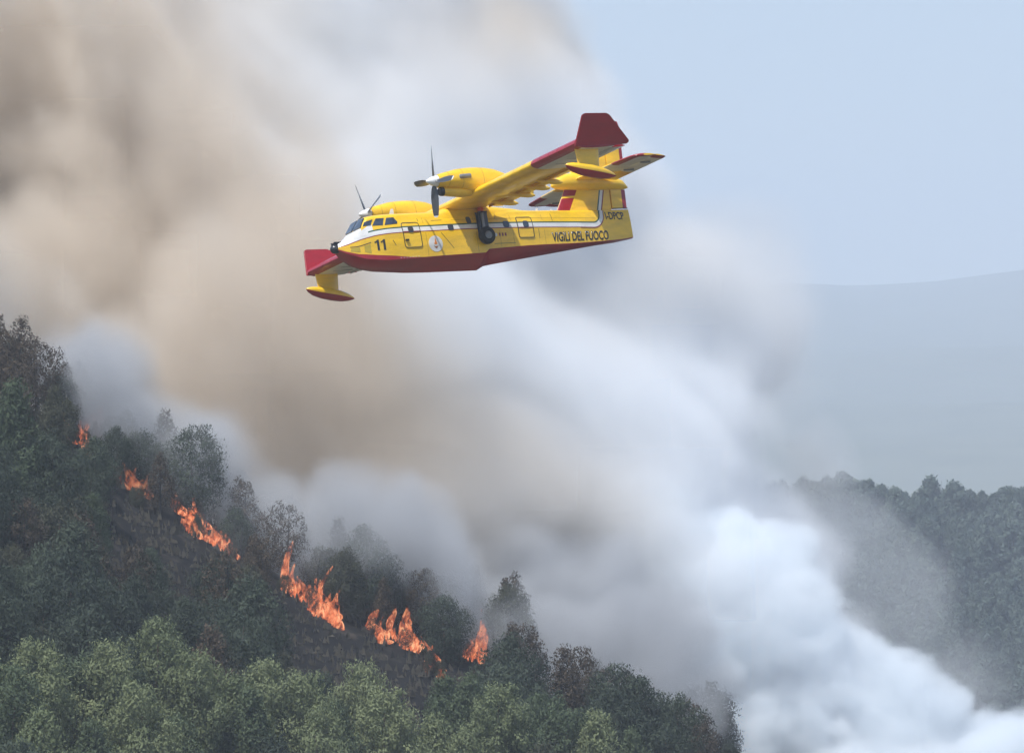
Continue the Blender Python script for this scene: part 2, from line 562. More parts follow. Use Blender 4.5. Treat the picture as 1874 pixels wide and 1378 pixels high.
def crown_mesh(name, rng, H, R, shape, nlobe, nleaf, leaf, low=.22):
    """foliage clumps spread over an uneven crown, every tuft its own little face"""
    V, T = [], []
    for l in range(nlobe):
        k = (l + rng.random()) / nlobe
        z = H * (low + (1 - low) * k)
        if shape == 'cone':
            r = R * (1.06 - k) ** .8 * 1.02
        elif shape == 'round':
            r = R * math.sqrt(max(.06, 1 - (2 * k - .85) ** 2))
        else:
            r = R * (.55 + .45 * math.sin(math.pi * min(1, k * 1.05))) * (1.0 if k < .8 else 1.25 - .9 * (k - .5))
        th = l * 2.399 + rng.random() * .9
        rr = r * (.35 + .65 * rng.random() ** .5)
        lr = (.26 + .24 * rng.random()) * R * (1 if k < .75 else .8)
        c = np.array([rr * math.cos(th), rr * math.sin(th), z - lr * .35])
        n = int(nleaf * (lr / (.38 * R)) ** 2)
        d = rng.normal(size=(n, 3))
        d /= np.linalg.norm(d, axis=1)[:, None]
        d[:, 2] = np.where(d[:, 2] < -.45, -d[:, 2], d[:, 2])
        rad = lr * (.5 + .55 * rng.random(n) ** .7)
        p = c + d * rad[:, None] * np.array([1, 1, 1.35]) + rng.normal(size=(n, 3)) * lr * .16
        nrm = d + c / np.linalg.norm(c + 1e-3) * np.array([.7, .7, 0]) + rng.normal(size=(n, 3)) * .22
        nrm /= np.linalg.norm(nrm, axis=1)[:, None]
        a = d * .6 + rng.normal(size=(n, 3)) * .5 + np.array([0, 0, .5])
        a = a - nrm * np.sum(a * nrm, 1)[:, None] / np.sum(nrm * nrm, 1)[:, None] * .7
        a /= np.linalg.norm(a, axis=1)[:, None]
        b = np.cross(nrm, a)
        s = leaf * (.6 + .8 * rng.random(n))[:, None]
        e = (.30 + .2 * rng.random(n))[:, None]
        q = np.stack([p - a * s, p + b * s * e, p + a * s, p - b * s * e], 1)
        V.append(q.reshape(-1, 3))
        tint = np.clip(rng.random() * .5 + .3 * rng.random(n) + .1, 0, 1)
        T.append(tint)
    V = np.concatenate(V).astype(np.float32)
    T = np.concatenate(T).astype(np.float32)
    nf = len(T)
    me = bpy.data.meshes.new(name)
    me.vertices.add(nf * 4)
    me.vertices.foreach_set('co', V.ravel())
    me.loops.add(nf * 4)
    me.loops.foreach_set('vertex_index', np.arange(nf * 4, dtype=np.int32))
    me.polygons.add(nf)
    me.polygons.foreach_set('loop_start', np.arange(0, nf * 4, 4, dtype=np.int32))
    at_ = me.attributes.new('tint', 'FLOAT', 'FACE')
    at_.data.foreach_set('value', T)
    me.update(calc_edges=True)
    me.validate()
    return me


def trunk_mesh(name, rng, H, r0, limbs, lean=.05, reach=1.6, low=.25):
    V, F = [], []

    def tube(pts, rads, sg=6):
        b = len(V)
        for (x, y, z), r in zip(pts, rads):
            for k in range(sg):
                t = 2 * math.pi * k / sg
                V.append((x + r * math.cos(t), y + r * math.sin(t), z))
        for i in range(len(pts) - 1):
            for k in range(sg):
                l = (k + 1) % sg
                F.append((b + i * sg + k, b + i * sg + l, b + (i + 1) * sg + l, b + (i + 1) * sg + k))
        F.append(tuple(reversed(range(b, b + sg))))
        F.append(tuple(range(b + (len(pts) - 1) * sg, b + len(pts) * sg)))
    lx, ly = rng.normal() * lean, rng.normal() * lean
    zs = np.linspace(-.6, H * .96, 6)
    pts = [(lx * z + .12 * math.sin(z * .9 + lx * 9), ly * z + .1 * math.sin(z * .7), z) for z in zs]
    tube(pts, np.linspace(r0, r0 * .16, 6))
    for l in range(limbs):
        k = low + (1 - low) * (l + rng.random()) / limbs
        z = H * k * .93
        th = l * 2.399 + rng.random()
        L = reach * (1.15 - k) * (.6 + .7 * rng.random())
        q = []
        for s in (0, .4, .75, 1):
            q.append((lx * z + math.cos(th) * L * s, ly * z + math.sin(th) * L * s, z + L * (.35 * s + .25 * s * s)))
        tube(q, [r0 * .38 * (1.1 - k), r0 * .28 * (1.1 - k), r0 * .16 * (1.1 - k), .012], 4)
    me = bpy.data.meshes.new(name)
    me.from_pydata(V, [], F)
    return me


rng = np.random.default_rng(11)
KINDS = {}


def add_kind(key, name, count, leafs, bark, H, R, shapes, nl, nleaf, leaf, limbs, low=.22):
    KINDS[key] = []
    for i in range(count):
        h, r = H * (.9 + .2 * rng.random()), R * (.9 + .25 * rng.random())
        cm = crown_mesh('crown', rng, h, r, shapes[i % len(shapes)], nl, nleaf, leaf, low)
        cm.materials.append(LEAF[leafs[i % len(leafs)]])
        tm = trunk_mesh('trunk', rng, h * .95, .17 * H / 8, limbs, reach=r * .9)
        tm.materials.append(bark)
        KINDS[key].append((name, cm, tm, h, r))


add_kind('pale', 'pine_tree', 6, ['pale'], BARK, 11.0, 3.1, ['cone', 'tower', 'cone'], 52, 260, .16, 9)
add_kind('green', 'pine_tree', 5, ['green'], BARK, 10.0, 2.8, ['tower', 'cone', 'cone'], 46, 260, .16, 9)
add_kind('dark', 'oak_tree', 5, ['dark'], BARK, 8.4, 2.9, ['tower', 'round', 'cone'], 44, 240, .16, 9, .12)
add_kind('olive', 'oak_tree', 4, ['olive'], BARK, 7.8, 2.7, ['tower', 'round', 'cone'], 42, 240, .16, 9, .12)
add_kind('scorched', 'scorched_tree', 5, ['scorched'], CHAR, 8.6, 2.1, ['tower', 'cone', 'tower'], 26, 150, .15, 14, .25)
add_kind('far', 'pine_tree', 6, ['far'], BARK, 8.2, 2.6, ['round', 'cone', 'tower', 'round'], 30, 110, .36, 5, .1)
DEAD = [trunk_mesh('trunk', rng, 7.5, .13, 22, reach=1.5, low=.3) for _ in range(4)]
for i, d in enumerate(DEAD):
    d.materials.append(CHAR if i % 2 == 0 else ASH)

# fires: column, ground row, height px, width px, description
FIRES = [
    (150, 818, 54, 38, 'small bright orange fire on the upper slope'),
    (157, 790, 80, 46, 'dull red fire half hidden behind smoke near the slope top'),
    (232, 912, 52, 66, 'low dull fire at the left end of the burning line'),
    (345, 945, 46, 62, 'ragged fire just above the wide ember glow'),
    (386, 992, 48, 84, 'wide low fire beside the dark burnt gully'),
    (541, 1092, 76, 62, 'tall bright fire with a pale core on the left of the largest pair'),
    (592, 1124, 78, 60, 'tall striped fire among black trunks beside the brightest one'),
    (722, 1172, 66, 92, 'spreading fire with one thin tall tongue in the middle of the slope'),
    (796, 1228, 46, 34, 'short fire lowest on the slope above the green pines'),
    (871, 1190, 78, 32, 'single upright fire at the right end of the burning line'),
]
FIRE_POS = []
for u, v, h, w, d in FIRES:
    # walk down the sight line until it meets the slope
    best = None
    for y in np.linspace(500, 560, 121):
        p = at(u, v, float(y))
        dz = p.z - gz(p.x, float(y))
        if dz <= .1:
            best = (p.x, float(y), gz(p.x, float(y)))
            break
    if best is None:
        p = at(u, v, 544.0)
        best = (p.x, 544.0, gz(p.x, 544.0))
    FIRE_POS.append(best)


def ground_hit(u, v, y0=405.0, y1=560.0):
    for y in np.linspace(y0, y1, 90):
        p = at(u, v, float(y))
        if p.z <= gz(p.x, float(y)):
            return p.x, float(y), gz(p.x, float(y))
    return None


# bare burnt ground seen below the flames: (column, row) outline
BURN = [[(195, 922), (340, 940), (430, 1010), (340, 1030), (260, 985), (190, 950)],
        [(500, 1120), (620, 1130), (790, 1200), (900, 1290), (800, 1320), (640, 1250), (520, 1170)]]


def inside(poly, u, v):
    c = False
    for (x0, y0), (x1, y1) in zip(poly, poly[1:] + poly[:1]):
        if (y0 > v) != (y1 > v) and u < (x1 - x0) * (v - y0) / (y1 - y0) + x0:
            c = not c
    return c


def nearest_fire(x, y):
    d = sorted((math.hypot(x - f[0], y - f[1]), i) for i, f in enumerate(FIRE_POS))
    return d[0]


TREES = []          # (x, y, z, kind, scale)


def plant(x, y, kind, sc=1.0, check=True):
    z = gz(x, y)
    vs = KINDS[kind]
    i = random.randrange(len(vs))
    name, cm, tm, h, r = vs[i]
    h, r = h * sc, r * sc
    ub, vb = pix(x, y, z)
    ut, vt = pix(x, y, z + h)
    wpx = r / y * FPX
    if check:
        # keep the sight lines to the flames and to the burnt ground open
        for (u, v, fh, fw, _), fp in zip(FIRES, FIRE_POS):
            if y < fp[1] + .8 and abs(ub - u) < wpx * .85 + fw * .35 and vt < v - .28 * fh and vb > v - fh:
                return False
        for pl in BURN if check is True else ():
            for k in (.25, .5, .75, .95):
                for s in (-.6, 0, .6):
                    if inside(pl, ub + s * wpx, vb + (vt - vb) * k):
                        return False
    TREES.append((x, y, z, kind, i, sc))
    return True


def scatter(n, xr, yr, gap, fn):
    got = []
    tries = 0
    while len(got) < n and tries < n * 40:
        tries += 1
        x, y = random.uniform(*xr), random.uniform(*yr)
        if any((x - a) ** 2 + (y - b) ** 2 < gap * gap for a, b in got):
            continue
        if fn(x, y):
            got.append((x, y))
    return got


def in_view(x, y, m=150):
    u, v = pix(x, y, gz(x, y))
    ut, vt = pix(x, y, gz(x, y) + 9)
    return -m < u < 1874 + m and vt < 1378 + 25


# bright front rows, placed where the photograph shows their tops
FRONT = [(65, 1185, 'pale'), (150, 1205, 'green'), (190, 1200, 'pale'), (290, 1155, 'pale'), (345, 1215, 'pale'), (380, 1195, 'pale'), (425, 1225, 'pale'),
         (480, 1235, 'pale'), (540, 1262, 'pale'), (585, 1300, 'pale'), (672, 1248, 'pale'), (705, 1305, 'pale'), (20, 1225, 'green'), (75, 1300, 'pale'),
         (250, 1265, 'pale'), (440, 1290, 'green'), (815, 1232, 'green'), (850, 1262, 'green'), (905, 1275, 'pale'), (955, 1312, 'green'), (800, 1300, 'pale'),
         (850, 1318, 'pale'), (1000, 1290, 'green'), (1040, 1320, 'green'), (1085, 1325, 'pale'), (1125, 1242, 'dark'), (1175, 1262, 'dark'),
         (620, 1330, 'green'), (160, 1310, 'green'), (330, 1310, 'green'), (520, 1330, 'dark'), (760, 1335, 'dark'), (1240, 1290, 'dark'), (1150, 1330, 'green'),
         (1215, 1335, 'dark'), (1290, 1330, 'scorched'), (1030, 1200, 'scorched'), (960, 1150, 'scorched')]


def plant_by_top(u, v, kind, h=None):
    # a front tree never stands in the sight line of the flames
    """stand a tree so that its tip shows at pixel (u, v): find the distance where slope + height meets that sight line"""
    H = np.mean([k[3] for k in KINDS[kind]])
    for y in np.linspace(412, 560, 150):
        p = at(u, v, float(y))
        if p.z - gz(p.x, float(y)) <= H:
            return plant(p.x, float(y), kind, .95 + .1 * random.random(), 'fire')
    return False


for u, v, k in FRONT:
    plant_by_top(u, v, k)
occupied = [(t[0], t[1]) for t in TREES]


def mid(x, y):
    if not in_view(x, y):
        return False
    if any((x - a) ** 2 + (y - b) ** 2 < 4.6 ** 2 for a, b in occupied):
        return False
    d, i = nearest_fire(x, y)
    u, v = pix(x, y, gz(x, y))
    crest_gap = CREST - y
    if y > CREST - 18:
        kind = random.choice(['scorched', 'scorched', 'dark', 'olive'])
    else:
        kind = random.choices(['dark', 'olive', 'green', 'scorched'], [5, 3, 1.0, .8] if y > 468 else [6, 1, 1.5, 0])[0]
    return plant(x, y, kind, random.uniform(.62, 1.2) * (.78 if y > CREST - 14 else 1))


scatter(150, (-58, 24), (418, 548), 3.5, mid)


# the wood that stands behind the fire and dissolves into the smoke
def behind(x, y):
    u, v = pix(x, y, gz(x, y))
    if not -80 < u < 1450:
        return False
    return plant(x, y, random.choice(['scorched', 'scorched', 'dark', 'olive']), random.uniform(.6, .95), False)


scatter(62, (-52, 20), (549, 569), 2.8, behind)


for (u, v, fh, fw, _), fp in zip(FIRES, FIRE_POS):
    for k in range(2):
        x = fp[0] + (random.uniform(.2, .6) * (1 if k else -1)) * fw * fp[1] / FPX
        plant(x, fp[1] - random.uniform(.6, 1.6), random.choice(['scorched', 'olive']), random.uniform(.2, .3), False)


def where(u, v):
    """words for the flame a tree stands closest to, and how it lies from there"""
    best = min(range(len(FIRES)), key=lambda i: math.hypot(u - FIRES[i][0], v - FIRES[i][1] + 20))
    f = FIRES[best]
    return best, u - f[0], v - f[1]


FIRE_SHORT = ['small upper fire', 'dull hidden fire', 'leftmost low fire', 'ragged fire', 'wide low fire', 'pale-cored fire', 'striped fire', 'spreading fire',
              'lowest fire', 'right end fire']
LOOK = {'pale': 'sunlit pale green pine', 'green': 'mid green pine', 'dark': 'shade-tinted dark green bushy oak', 'olive': 'olive brown bushy oak',
        'scorched': 'browned scorched tree', 'far': 'hazy blue green pine'}
UNITS = ['', 'first', 'second', 'third', 'fourth', 'fifth', 'sixth', 'seventh', 'eighth', 'ninth', 'tenth', 'eleventh', 'twelfth', 'thirteenth', 'fourteenth', 'fifteenth',
         'sixteenth', 'seventeenth', 'eighteenth', 'nineteenth', 'twentieth']
TENS = {2: ('twenty', 'twentieth'), 3: ('thirty', 'thirtieth'), 4: ('forty', 'fortieth'), 5: ('fifty', 'fiftieth'), 6: ('sixty', 'sixtieth')}


def ordinal(n):
    if n <= 20:
        return UNITS[n]
    t, u = divmod(n, 10)
    return TENS[t][1] if u == 0 else TENS[t][0] + '-' + UNITS[u]


def put_tree(x, y, z, kind, i, sc, label, group):
    name, cm, tm, h, r = KINDS[kind][i]
    e = empty(name, (x, y, z - .1))
    e.rotation_euler = (random.gauss(0, .03), random.gauss(0, .03), random.uniform(0, 6.28))
    s = sc
    e.scale = (s * random.uniform(.92, 1.08), s * random.uniform(.92, 1.08), s)
    for nm, me in (('trunk', tm), ('crown', cm)):
        o = bpy.data.objects.new(nm, me)
        COL.objects.link(o)
        o.parent = e
    tag(e, label, 'tree', group)
    return e


# labels: each tree by its look and its rank from the flame it stands nearest to
buckets = {}
for t in TREES:
    x, y, z, kind, i, sc = t
    h = KINDS[kind][i][3] * sc
    u, v = pix(x, y, z + h * .75)
    b, du, dv = where(u, v)
    if b in (0, 1):
        b = 0
    side = ('below' if dv > 0 else 'above') if abs(dv) > abs(du) else ('right of' if du > 0 else 'left of')
    buckets.setdefault((kind, b, side), []).append((math.hypot(du, dv), t))
for (kind, b, side), lst in buckets.items():
    lst.sort(key=lambda q: q[0])
    for k, (_, t) in enumerate(lst):
        o = ordinal(k + 1) + ' ' if k else ''
        if len(lst) == 1:
            lab = f'{LOOK[kind]} {side} the {FIRE_SHORT[b]}'
        else:
            lab = f'{LOOK[kind]}, {o}nearest {side} the {FIRE_SHORT[b]}'
        put_tree(*t, lab, 'trees on the burning slope')
print('near trees', len(TREES))

# bare burnt trunks
SNAGS = [(738, 1160, 'thin black snag beside the thin tall tongue of the spreading fire'), (735, 1080, 'leafless twisted dead tree rising into the smoke above the spreading fire'),
         (576, 1120, 'black bare trunk inside the striped fire'), (590, 1121, 'second black bare trunk in the striped fire'), (805, 1195, 'bare pale trunk above the lowest fire'),
         (55, 800, 'bleached dead tree at the left edge among shade-tinted oaks'), (130, 800, 'bleached bare trunk left of the small upper fire'), (700, 1150, 'bare black pole left of the spreading fire'),
         (905, 1185, 'charred pointed tree right of the right end fire'), (440, 985, 'bare black trunk right of the wide low fire'), (1065, 1220, 'bare black trunk in grey smoke right of all the fires')]
for k, (u, v, lab) in enumerate(SNAGS):
    y = 541.0 if v < 1190 else 538.0
    p = ground_hit(u, v, 500, 546) or (at(u, v, y).x, y, gz(at(u, v, y).x, y))
    e = empty('dead_tree', (p[0], p[1] + .4, p[2] - .2))
    e.rotation_euler = (random.gauss(0, .05), random.gauss(0, .06), random.uniform(0, 6))
    s = random.uniform(.55, .8)
    e.scale = (s, s, s)
    o = bpy.data.objects.new('trunk', DEAD[(1 if 'pale' in lab or 'bleached' in lab else 0) + 2 * (k % 2)])
    COL.objects.link(o)
    o.parent = e
    tag(e, lab, 'dead tree', 'bare burnt trees')

# low scorched scrub on the burnt strip: nobody could count it
def scrub():
    V, F = [], []
    r = np.random.default_rng(4)
    for _ in range(9000):
        x, y = r.uniform(-58, 24), r.uniform(425, 552)
        z = gz(x, y) if _ % 1 == 0 else 0
        for k in range(3):
            h = r.uniform(.2, .9)
            a = r.uniform(0, 6.28)
            w = r.uniform(.12, .35)
            ox, oy = r.normal() * .25, r.normal() * .25
            b = len(V)
            V += [(x + ox - w * math.cos(a), y + oy - w * math.sin(a), z), (x + ox + w * math.cos(a), y + oy + w * math.sin(a), z),
                  (x + ox + .3 * w * math.cos(a), y + oy + .3 * w, z + h)]
            F.append((b, b + 1, b + 2))
    m, t, p = nodes('scorched_scrub')
    p.inputs['Base Color'].default_value = (.045, .040, .030, 1)
    p.inputs['Roughness'].default_value = .95
    o = mesh('undergrowth', V, F, [m], smooth=False)
    tag(o, kind='stuff')


scrub()

# ------------------------------------------------------------------ wood on the hill across the valley
FAR_N = 175
far = []


def ridge_label(k, n):
    return


# named trees along the skyline: (column, top row, scale, label)
SKY_TREES = [(1545, 868, 1.45, 'round topped tall pine, first on the skyline beside the smoke'), (1515, 880, 1.1, 'pine half veiled by smoke left of the round topped skyline pine'),
             (1575, 886, 1.05, 'skyline pine just right of the round topped tall one'), (1612, 890, 1.2, 'pointed broad skyline pine left of the first dip'),
             (1655, 904, .85, 'small skyline pine in the first dip'), (1682, 900, .95, 'skyline pine right of the first dip'), (1703, 876, 1.35, 'tallest pointed pine in the middle of the skyline'),
             (1742, 896, 1.0, 'rounded pine right of the bare skyline poles'), (1757, 893, 1.05, 'pointed pine past the bare skyline poles'), (1775, 902, .9, 'small pine in the right half of the skyline'),
             (1797, 902, .9, 'narrow pine before the square topped skyline clump'), (1818, 905, .85, 'low pine beside the square topped skyline clump'), (1838, 896, 1.15, 'square topped skyline pine near the right edge'),
             (1862, 898, 1.1, 'skyline pine at the right edge of the picture'), (1490, 884, 1.0, 'grey veiled skyline pine inside the smoke')]
FARK = KINDS['far']
for k, (u, v, s, lab) in enumerate(SKY_TREES):
    i = 1 if 'pointed' in lab or 'narrow' in lab else (0, 2, 3, 5)[k % 4]
    i = i if i < len(FARK) else 0
    y = 2153.0
    top = at(u, v, y)
    hh = FARK[i][3] * s * 1.8
    z = gz(top.x, y)
    sc = max(1.0, (top.z - z)) / FARK[i][3]
    sxy = 1.7 * s
    e = empty('pine_tree', (top.x, y, z - .2))
    e.rotation_euler = (0, 0, random.uniform(0, 6))
    e.scale = (sxy, sxy, sc)
    for nm, me in (('trunk', FARK[i][2]), ('crown', FARK[i][1])):
        o = bpy.data.objects.new(nm, me)
        COL.objects.link(o)
        o.parent = e
    tag(e, lab, 'tree', 'pines on the far hill')
for k, (u, v, lab) in enumerate([(1718, 880, 'bare pole trunk right of the tallest skyline pine'), (1727, 886, 'thin bare pole trunk beside another on the skyline')]):
    top = at(u, v, 2150.0)
    z = gz(top.x, 2150.0)
    e = empty('dead_tree', (top.x, 2150.0, z))
    s = max(.8, (top.z - z) / 7.2)
    e.scale = (s * .7, s * .7, s)
    o = bpy.data.objects.new('trunk', DEAD[0])
    COL.objects.link(o)
    o.parent = e
    tag(e, lab, 'dead tree', 'bare trunks on the far skyline')


def far_ok(x, y):
    u, v = pix(x, y, gz(x, y) + 9)
    return 1290 < u < 1900 and v < 1400


pts = scatter(150, (50, 212), (1728, 2146), 9.4, far_ok)
cols = {}
for x, y in pts:
    u, v = pix(x, y, gz(x, y) + 6)
    b = min(range(len(SKY_TREES)), key=lambda q: abs(SKY_TREES[q][0] - u))
    cols.setdefault(b, []).append((v, x, y))
SKY_SHORT = ['round topped skyline pine', 'veiled skyline pine', 'pine right of the round topped one', 'broad pine before the skyline dip', 'small pine in the skyline dip',
             'pine just past the skyline dip', 'tallest pointed skyline pine', 'rounded pine by the bare poles', 'pointed pine past the bare poles', 'small pine right on the skyline',
             'narrow skyline pine', 'low skyline pine', 'square topped skyline pine', 'skyline pine at the right edge', 'grey skyline pine in the smoke']
for b, lst in cols.items():
    for k, (v, x, y) in enumerate(sorted(lst)):
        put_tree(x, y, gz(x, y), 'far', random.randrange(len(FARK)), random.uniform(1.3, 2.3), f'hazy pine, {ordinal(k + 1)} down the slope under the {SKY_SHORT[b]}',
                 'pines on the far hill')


def far_wood():
    """the closed canopy between the far pines: one mass"""
    r = np.random.default_rng(9)
    n = 0
    V, F = [], []
    cm = [k[1] for k in FARK[:2]]
    cos = []
    for c in cm:
        a = np.empty(len(c.vertices) * 3, np.float32)
        c.vertices.foreach_get('co', a)
        a = a.reshape(-1, 4, 3)
        cos.append(a[r.random(len(a)) < .45])
    out = []
    k = 0
    while k < 700:
        x, y = r.uniform(-18, 234), r.uniform(1700, 2205)
        u, v = pix(x, y, gz(x, y) + 9)
        if not (1180 < u < 2000) or v > 1480:
            k += .2
            continue
        c = cos[k % 2 if isinstance(k, int) else int(k) % 2]
        th = r.uniform(0, 6.28)
        s = r.uniform(1.1, 1.9)
        R = np.array([[math.cos(th), -math.sin(th), 0], [math.sin(th), math.cos(th), 0], [0, 0, 1]], np.float32)
        out.append((c.reshape(-1, 3) @ R.T) * s + np.array([x, y, gz(x, y) - 2.2], np.float32))
        k = int(k) + 1
    V = np.concatenate(out)
    nf = len(V) // 4
    me = bpy.data.meshes.new('far_wood')
    me.vertices.add(nf * 4)
    me.vertices.foreach_set('co', V.ravel())
    me.loops.add(nf * 4)
    me.loops.foreach_set('vertex_index', np.arange(nf * 4, dtype=np.int32))
    me.polygons.add(nf)
    me.polygons.foreach_set('loop_start', np.arange(0, nf * 4, 4, dtype=np.int32))
    t_ = me.attributes.new('tint', 'FLOAT', 'FACE')
    t_.data.foreach_set('value', r.random(nf).astype(np.float32))
    me.update(calc_edges=True)
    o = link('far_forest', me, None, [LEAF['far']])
    tag(o, kind='stuff')


far_wood()

# ------------------------------------------------------------------ flames
def flame_material(name, power, tint):
    m = bpy.data.materials.new(name)
    m.use_nodes = True
    t = m.node_tree
    t.nodes.remove(t.nodes['Principled BSDF'])
    tc = t.nodes.new('ShaderNodeTexCoord')
    mp = t.nodes.new('ShaderNodeMapping')
    mp.inputs['Scale'].default_value = (1, 1, .5)
    t.links.new(tc.outputs['Object'], mp.inputs[0])
    nz = t.nodes.new('ShaderNodeTexNoise')
    nz.inputs['Scale'].default_value = 2.3
    nz.inputs['Detail'].default_value = 6
    nz.inputs['Distortion'].default_value = .9
    t.links.new(mp.outputs[0], nz.inputs[0])
    rp = t.nodes.new('ShaderNodeValToRGB')
    e = rp.color_ramp.elements
    e[0].position, e[0].color = .36, (.30, .05, .02, 1)
    e[1].position, e[1].color = .72, (1.0, .56, .29, 1)
    k = e.new(.53)
    k.color = (.82, .185, .065, 1)
    t.links.new(nz.outputs[0], rp.inputs[0])
    em = t.nodes.new('ShaderNodeEmission')
    em.inputs[1].default_value = power
    t.links.new(rp.outputs[0], em.inputs[0])
    # tatters: more holes towards the tips
    sp = t.nodes.new('ShaderNodeSeparateXYZ')
    t.links.new(tc.outputs['Generated'], sp.inputs[0])
    ad = t.nodes.new('ShaderNodeMath')
    ad.operation = 'MULTIPLY_ADD'
    ad.inputs[1].default_value = -.17
    t.links.new(sp.outputs['Z'], ad.inputs[0])
    t.links.new(nz.outputs[0], ad.inputs[2])
    al = t.nodes.new('ShaderNodeMapRange')
    al.inputs['From Min'].default_value = .31
    al.inputs['From Max'].default_value = .62
    al.inputs['To Min'].default_value = 0
    al.inputs['To Max'].default_value = tint
    t.links.new(ad.outputs[0], al.inputs[0])
    tr = t.nodes.new('ShaderNodeBsdfTransparent')
    ms = t.nodes.new('ShaderNodeMixShader')
    t.links.new(al.outputs[0], ms.inputs[0])
    t.links.new(tr.outputs[0], ms.inputs[1])
    t.links.new(em.outputs[0], ms.inputs[2])
    t.links.new(ms.outputs[0], t.nodes['Material Output'].inputs[0])
    return m


FLM = flame_material('bright_flame', 1.1, .72)
DIM = flame_material('dull_flame', .55, .5)
frng = np.random.default_rng(17)


def tongue(h, r, bend):
    V, F = [], []
    n, sg = 12, 10
    ph = frng.uniform(0, 6.28)
    ax = frng.uniform(0, 6.28)
    for i in range(n):
        k = i / (n - 1)
        rad = r * (math.sin(math.pi * min(1, .30 + .70 * k)) ** .75) * (1.05 - .3 * k) * (1 + .22 * math.sin(ph + 6 * k) + .12 * math.sin(ax + 13 * k))
        rad = max(rad, .02)
        cx = bend * h * k * k + .25 * r * math.sin(ph + 5 * k)
        cy = .2 * r * math.cos(ph * 1.7 + 5 * k)
        for j in range(sg):
            t_ = 2 * math.pi * j / sg
            w = 1 + .30 * math.sin(2 * t_ + ph + 5 * k) + .15 * math.sin(3 * t_ + ax - 7 * k)
            V.append((cx + rad * w * math.cos(t_), cy + rad * .7 * w * math.sin(t_), -.3 + h * k + .1 * r * math.sin(4 * t_ + ph)))
    for i in range(n - 1):
        for j in range(sg):
            l = (j + 1) % sg
            F.append((i * sg + j, i * sg + l, (i + 1) * sg + l, (i + 1) * sg + j))
    F += [tuple(reversed(range(sg))), tuple(range((n - 1) * sg, n * sg))]
    return V, F


for (u, v, fh, fw, lab), (x, y, z) in zip(FIRES, FIRE_POS):
    m = y / FPX
    H, Wd = fh * m * frng.uniform(1.0, 1.25), fw * m
    dull = 'dull' in lab
    e = empty('flame', (x, y, z))
    tag(e, lab, 'fire', 'fires along the burning line')
    n = 4 + int(fw / 12)
    tall = frng.integers(n)
    for k in range(n):
        o_ = (k + .5) / n - .5 + frng.normal() * .07
        hh = H * 1.1 if k == tall else H * frng.uniform(.35, .85)
        V, F = tongue(hh, Wd / n * frng.uniform(.6, 1.3) + .14, frng.normal() * .2)
        ob = mesh('flame_tongue', V, F, [DIM if dull else FLM], e)
        px = x + o_ * Wd
        py = y + frng.normal() * .9 + (3.0 if dull else 0)
        ob.location = (px - x, py - y, min(gz(px, py) - z, .8))
# ------------------------------------------------------------------ firefighting amphibious aircraft
# body coordinates used below: a = metres aft of the nose, y = to the aircraft's left, z = up
YEL = paint('yellow_paint', (.95, .58, .016), .28)
RED = paint('red_paint', (.34, .006, .014), .30)
WHT = paint('white_paint', (.80, .80, .79), .35)
GRN = paint('green_paint', (.015, .10, .065), .35)
MAR = paint('dark_red_stripe', (.24, .012, .02), .35)
BLK = paint('black_paint', (.012, .013, .016), .45, .0)
GREY = paint('grey_metal', (.23, .24, .25), .4, .2, metal=.3)
NAVY = paint('dark_blue_gear', (.02, .03, .055), .45)
BLADE = paint('propeller_grey', (.055, .06, .07), .35)
ORG = paint('orange_lens', (.85, .13, .01), .25)
LINE = paint('seam_black', (.03, .025, .015), .6, 0)
SEAM = paint('panel_gap', (.38, .22, .02), .6, 0)
GLASS, _t, _p = nodes('cockpit_glass')
_p.inputs['Base Color'].default_value = (.035, .05, .075, 1)
_p.inputs['Roughness'].default_value = .06
_p.inputs['Coat Weight'].default_value = 1
_p.inputs['Coat Roughness'].default_value = .03

RB = Matrix(((-.83465, .52771, -.15775), (-.04127, .22569, .97333), (.54923, .81890, -.16659)))
TB = Vector((-9.8062, 6.9438, -310.2922))
_ca, _sa = math.cos(PITCH), math.sin(PITCH)
# axes of the camera (right, up, towards the lens) in the world
CAMW = Matrix(((1, 0, 0), (0, -_sa, -_ca), (0, _ca, -_sa)))
PLANE = empty('firefighting_aircraft', (0, 0, 0))
PLANE.matrix_world = Matrix.Translation(CAMW @ TB) @ (CAMW @ RB).to_4x4()
tag(PLANE, 'yellow and red twin-propeller firefighting amphibious aircraft banking in front of the smoke', 'aircraft')


def P(a, y, z):
    return (-a, y, z)


def part(name, verts, faces, mats, parent=None, midx=None, angle=40, smooth=True):
    return mesh(name, [P(*v) for v in verts], faces, mats, parent or PLANE, midx, smooth, angle)


def ip(x, tab):
    return float(np.interp(x, [t[0] for t in tab], [t[1] for t in tab]))


KEEL = [(0.05, -.05), (.25, -.17), (.5, -.33), (.73, -.48), (.98, -.77), (1.45, -1.09), (2, -1.26), (2.63, -1.37), (4.38, -1.49),
        (5.8, -1.51), (9.04, -1.5), (9.10, -1.5), (9.55, -1.28), (10.2, -1.18), (13.9, -.73), (19.82, .0)]
CHIN = [(0.05, -.04), (.25, -.14), (.55, -.36), (1.0, -.60), (1.53, -.81), (2.2, -.93), (2.83, -.99), (4.03, -.98), (5, -.93), (6.44, -.87),
        (9.04, -.80), (9.10, -.80), (9.35, -.60), (12.3, -.44), (15.7, -.33), (18.9, -.10), (19.82, .04)]
PAIN = [(0.05, -.02), (.25, -.10), (.55, -.26), (1.13, -.50), (2.15, -.66), (3.5, -.80), (4.3, -.89), (5, -.91), (6.44, -.85), (9.04, -.78), (9.10, -.78),
        (9.35, -.58), (12.3, -.42), (15.7, -.31), (18.9, -.08), (19.82, .06)]
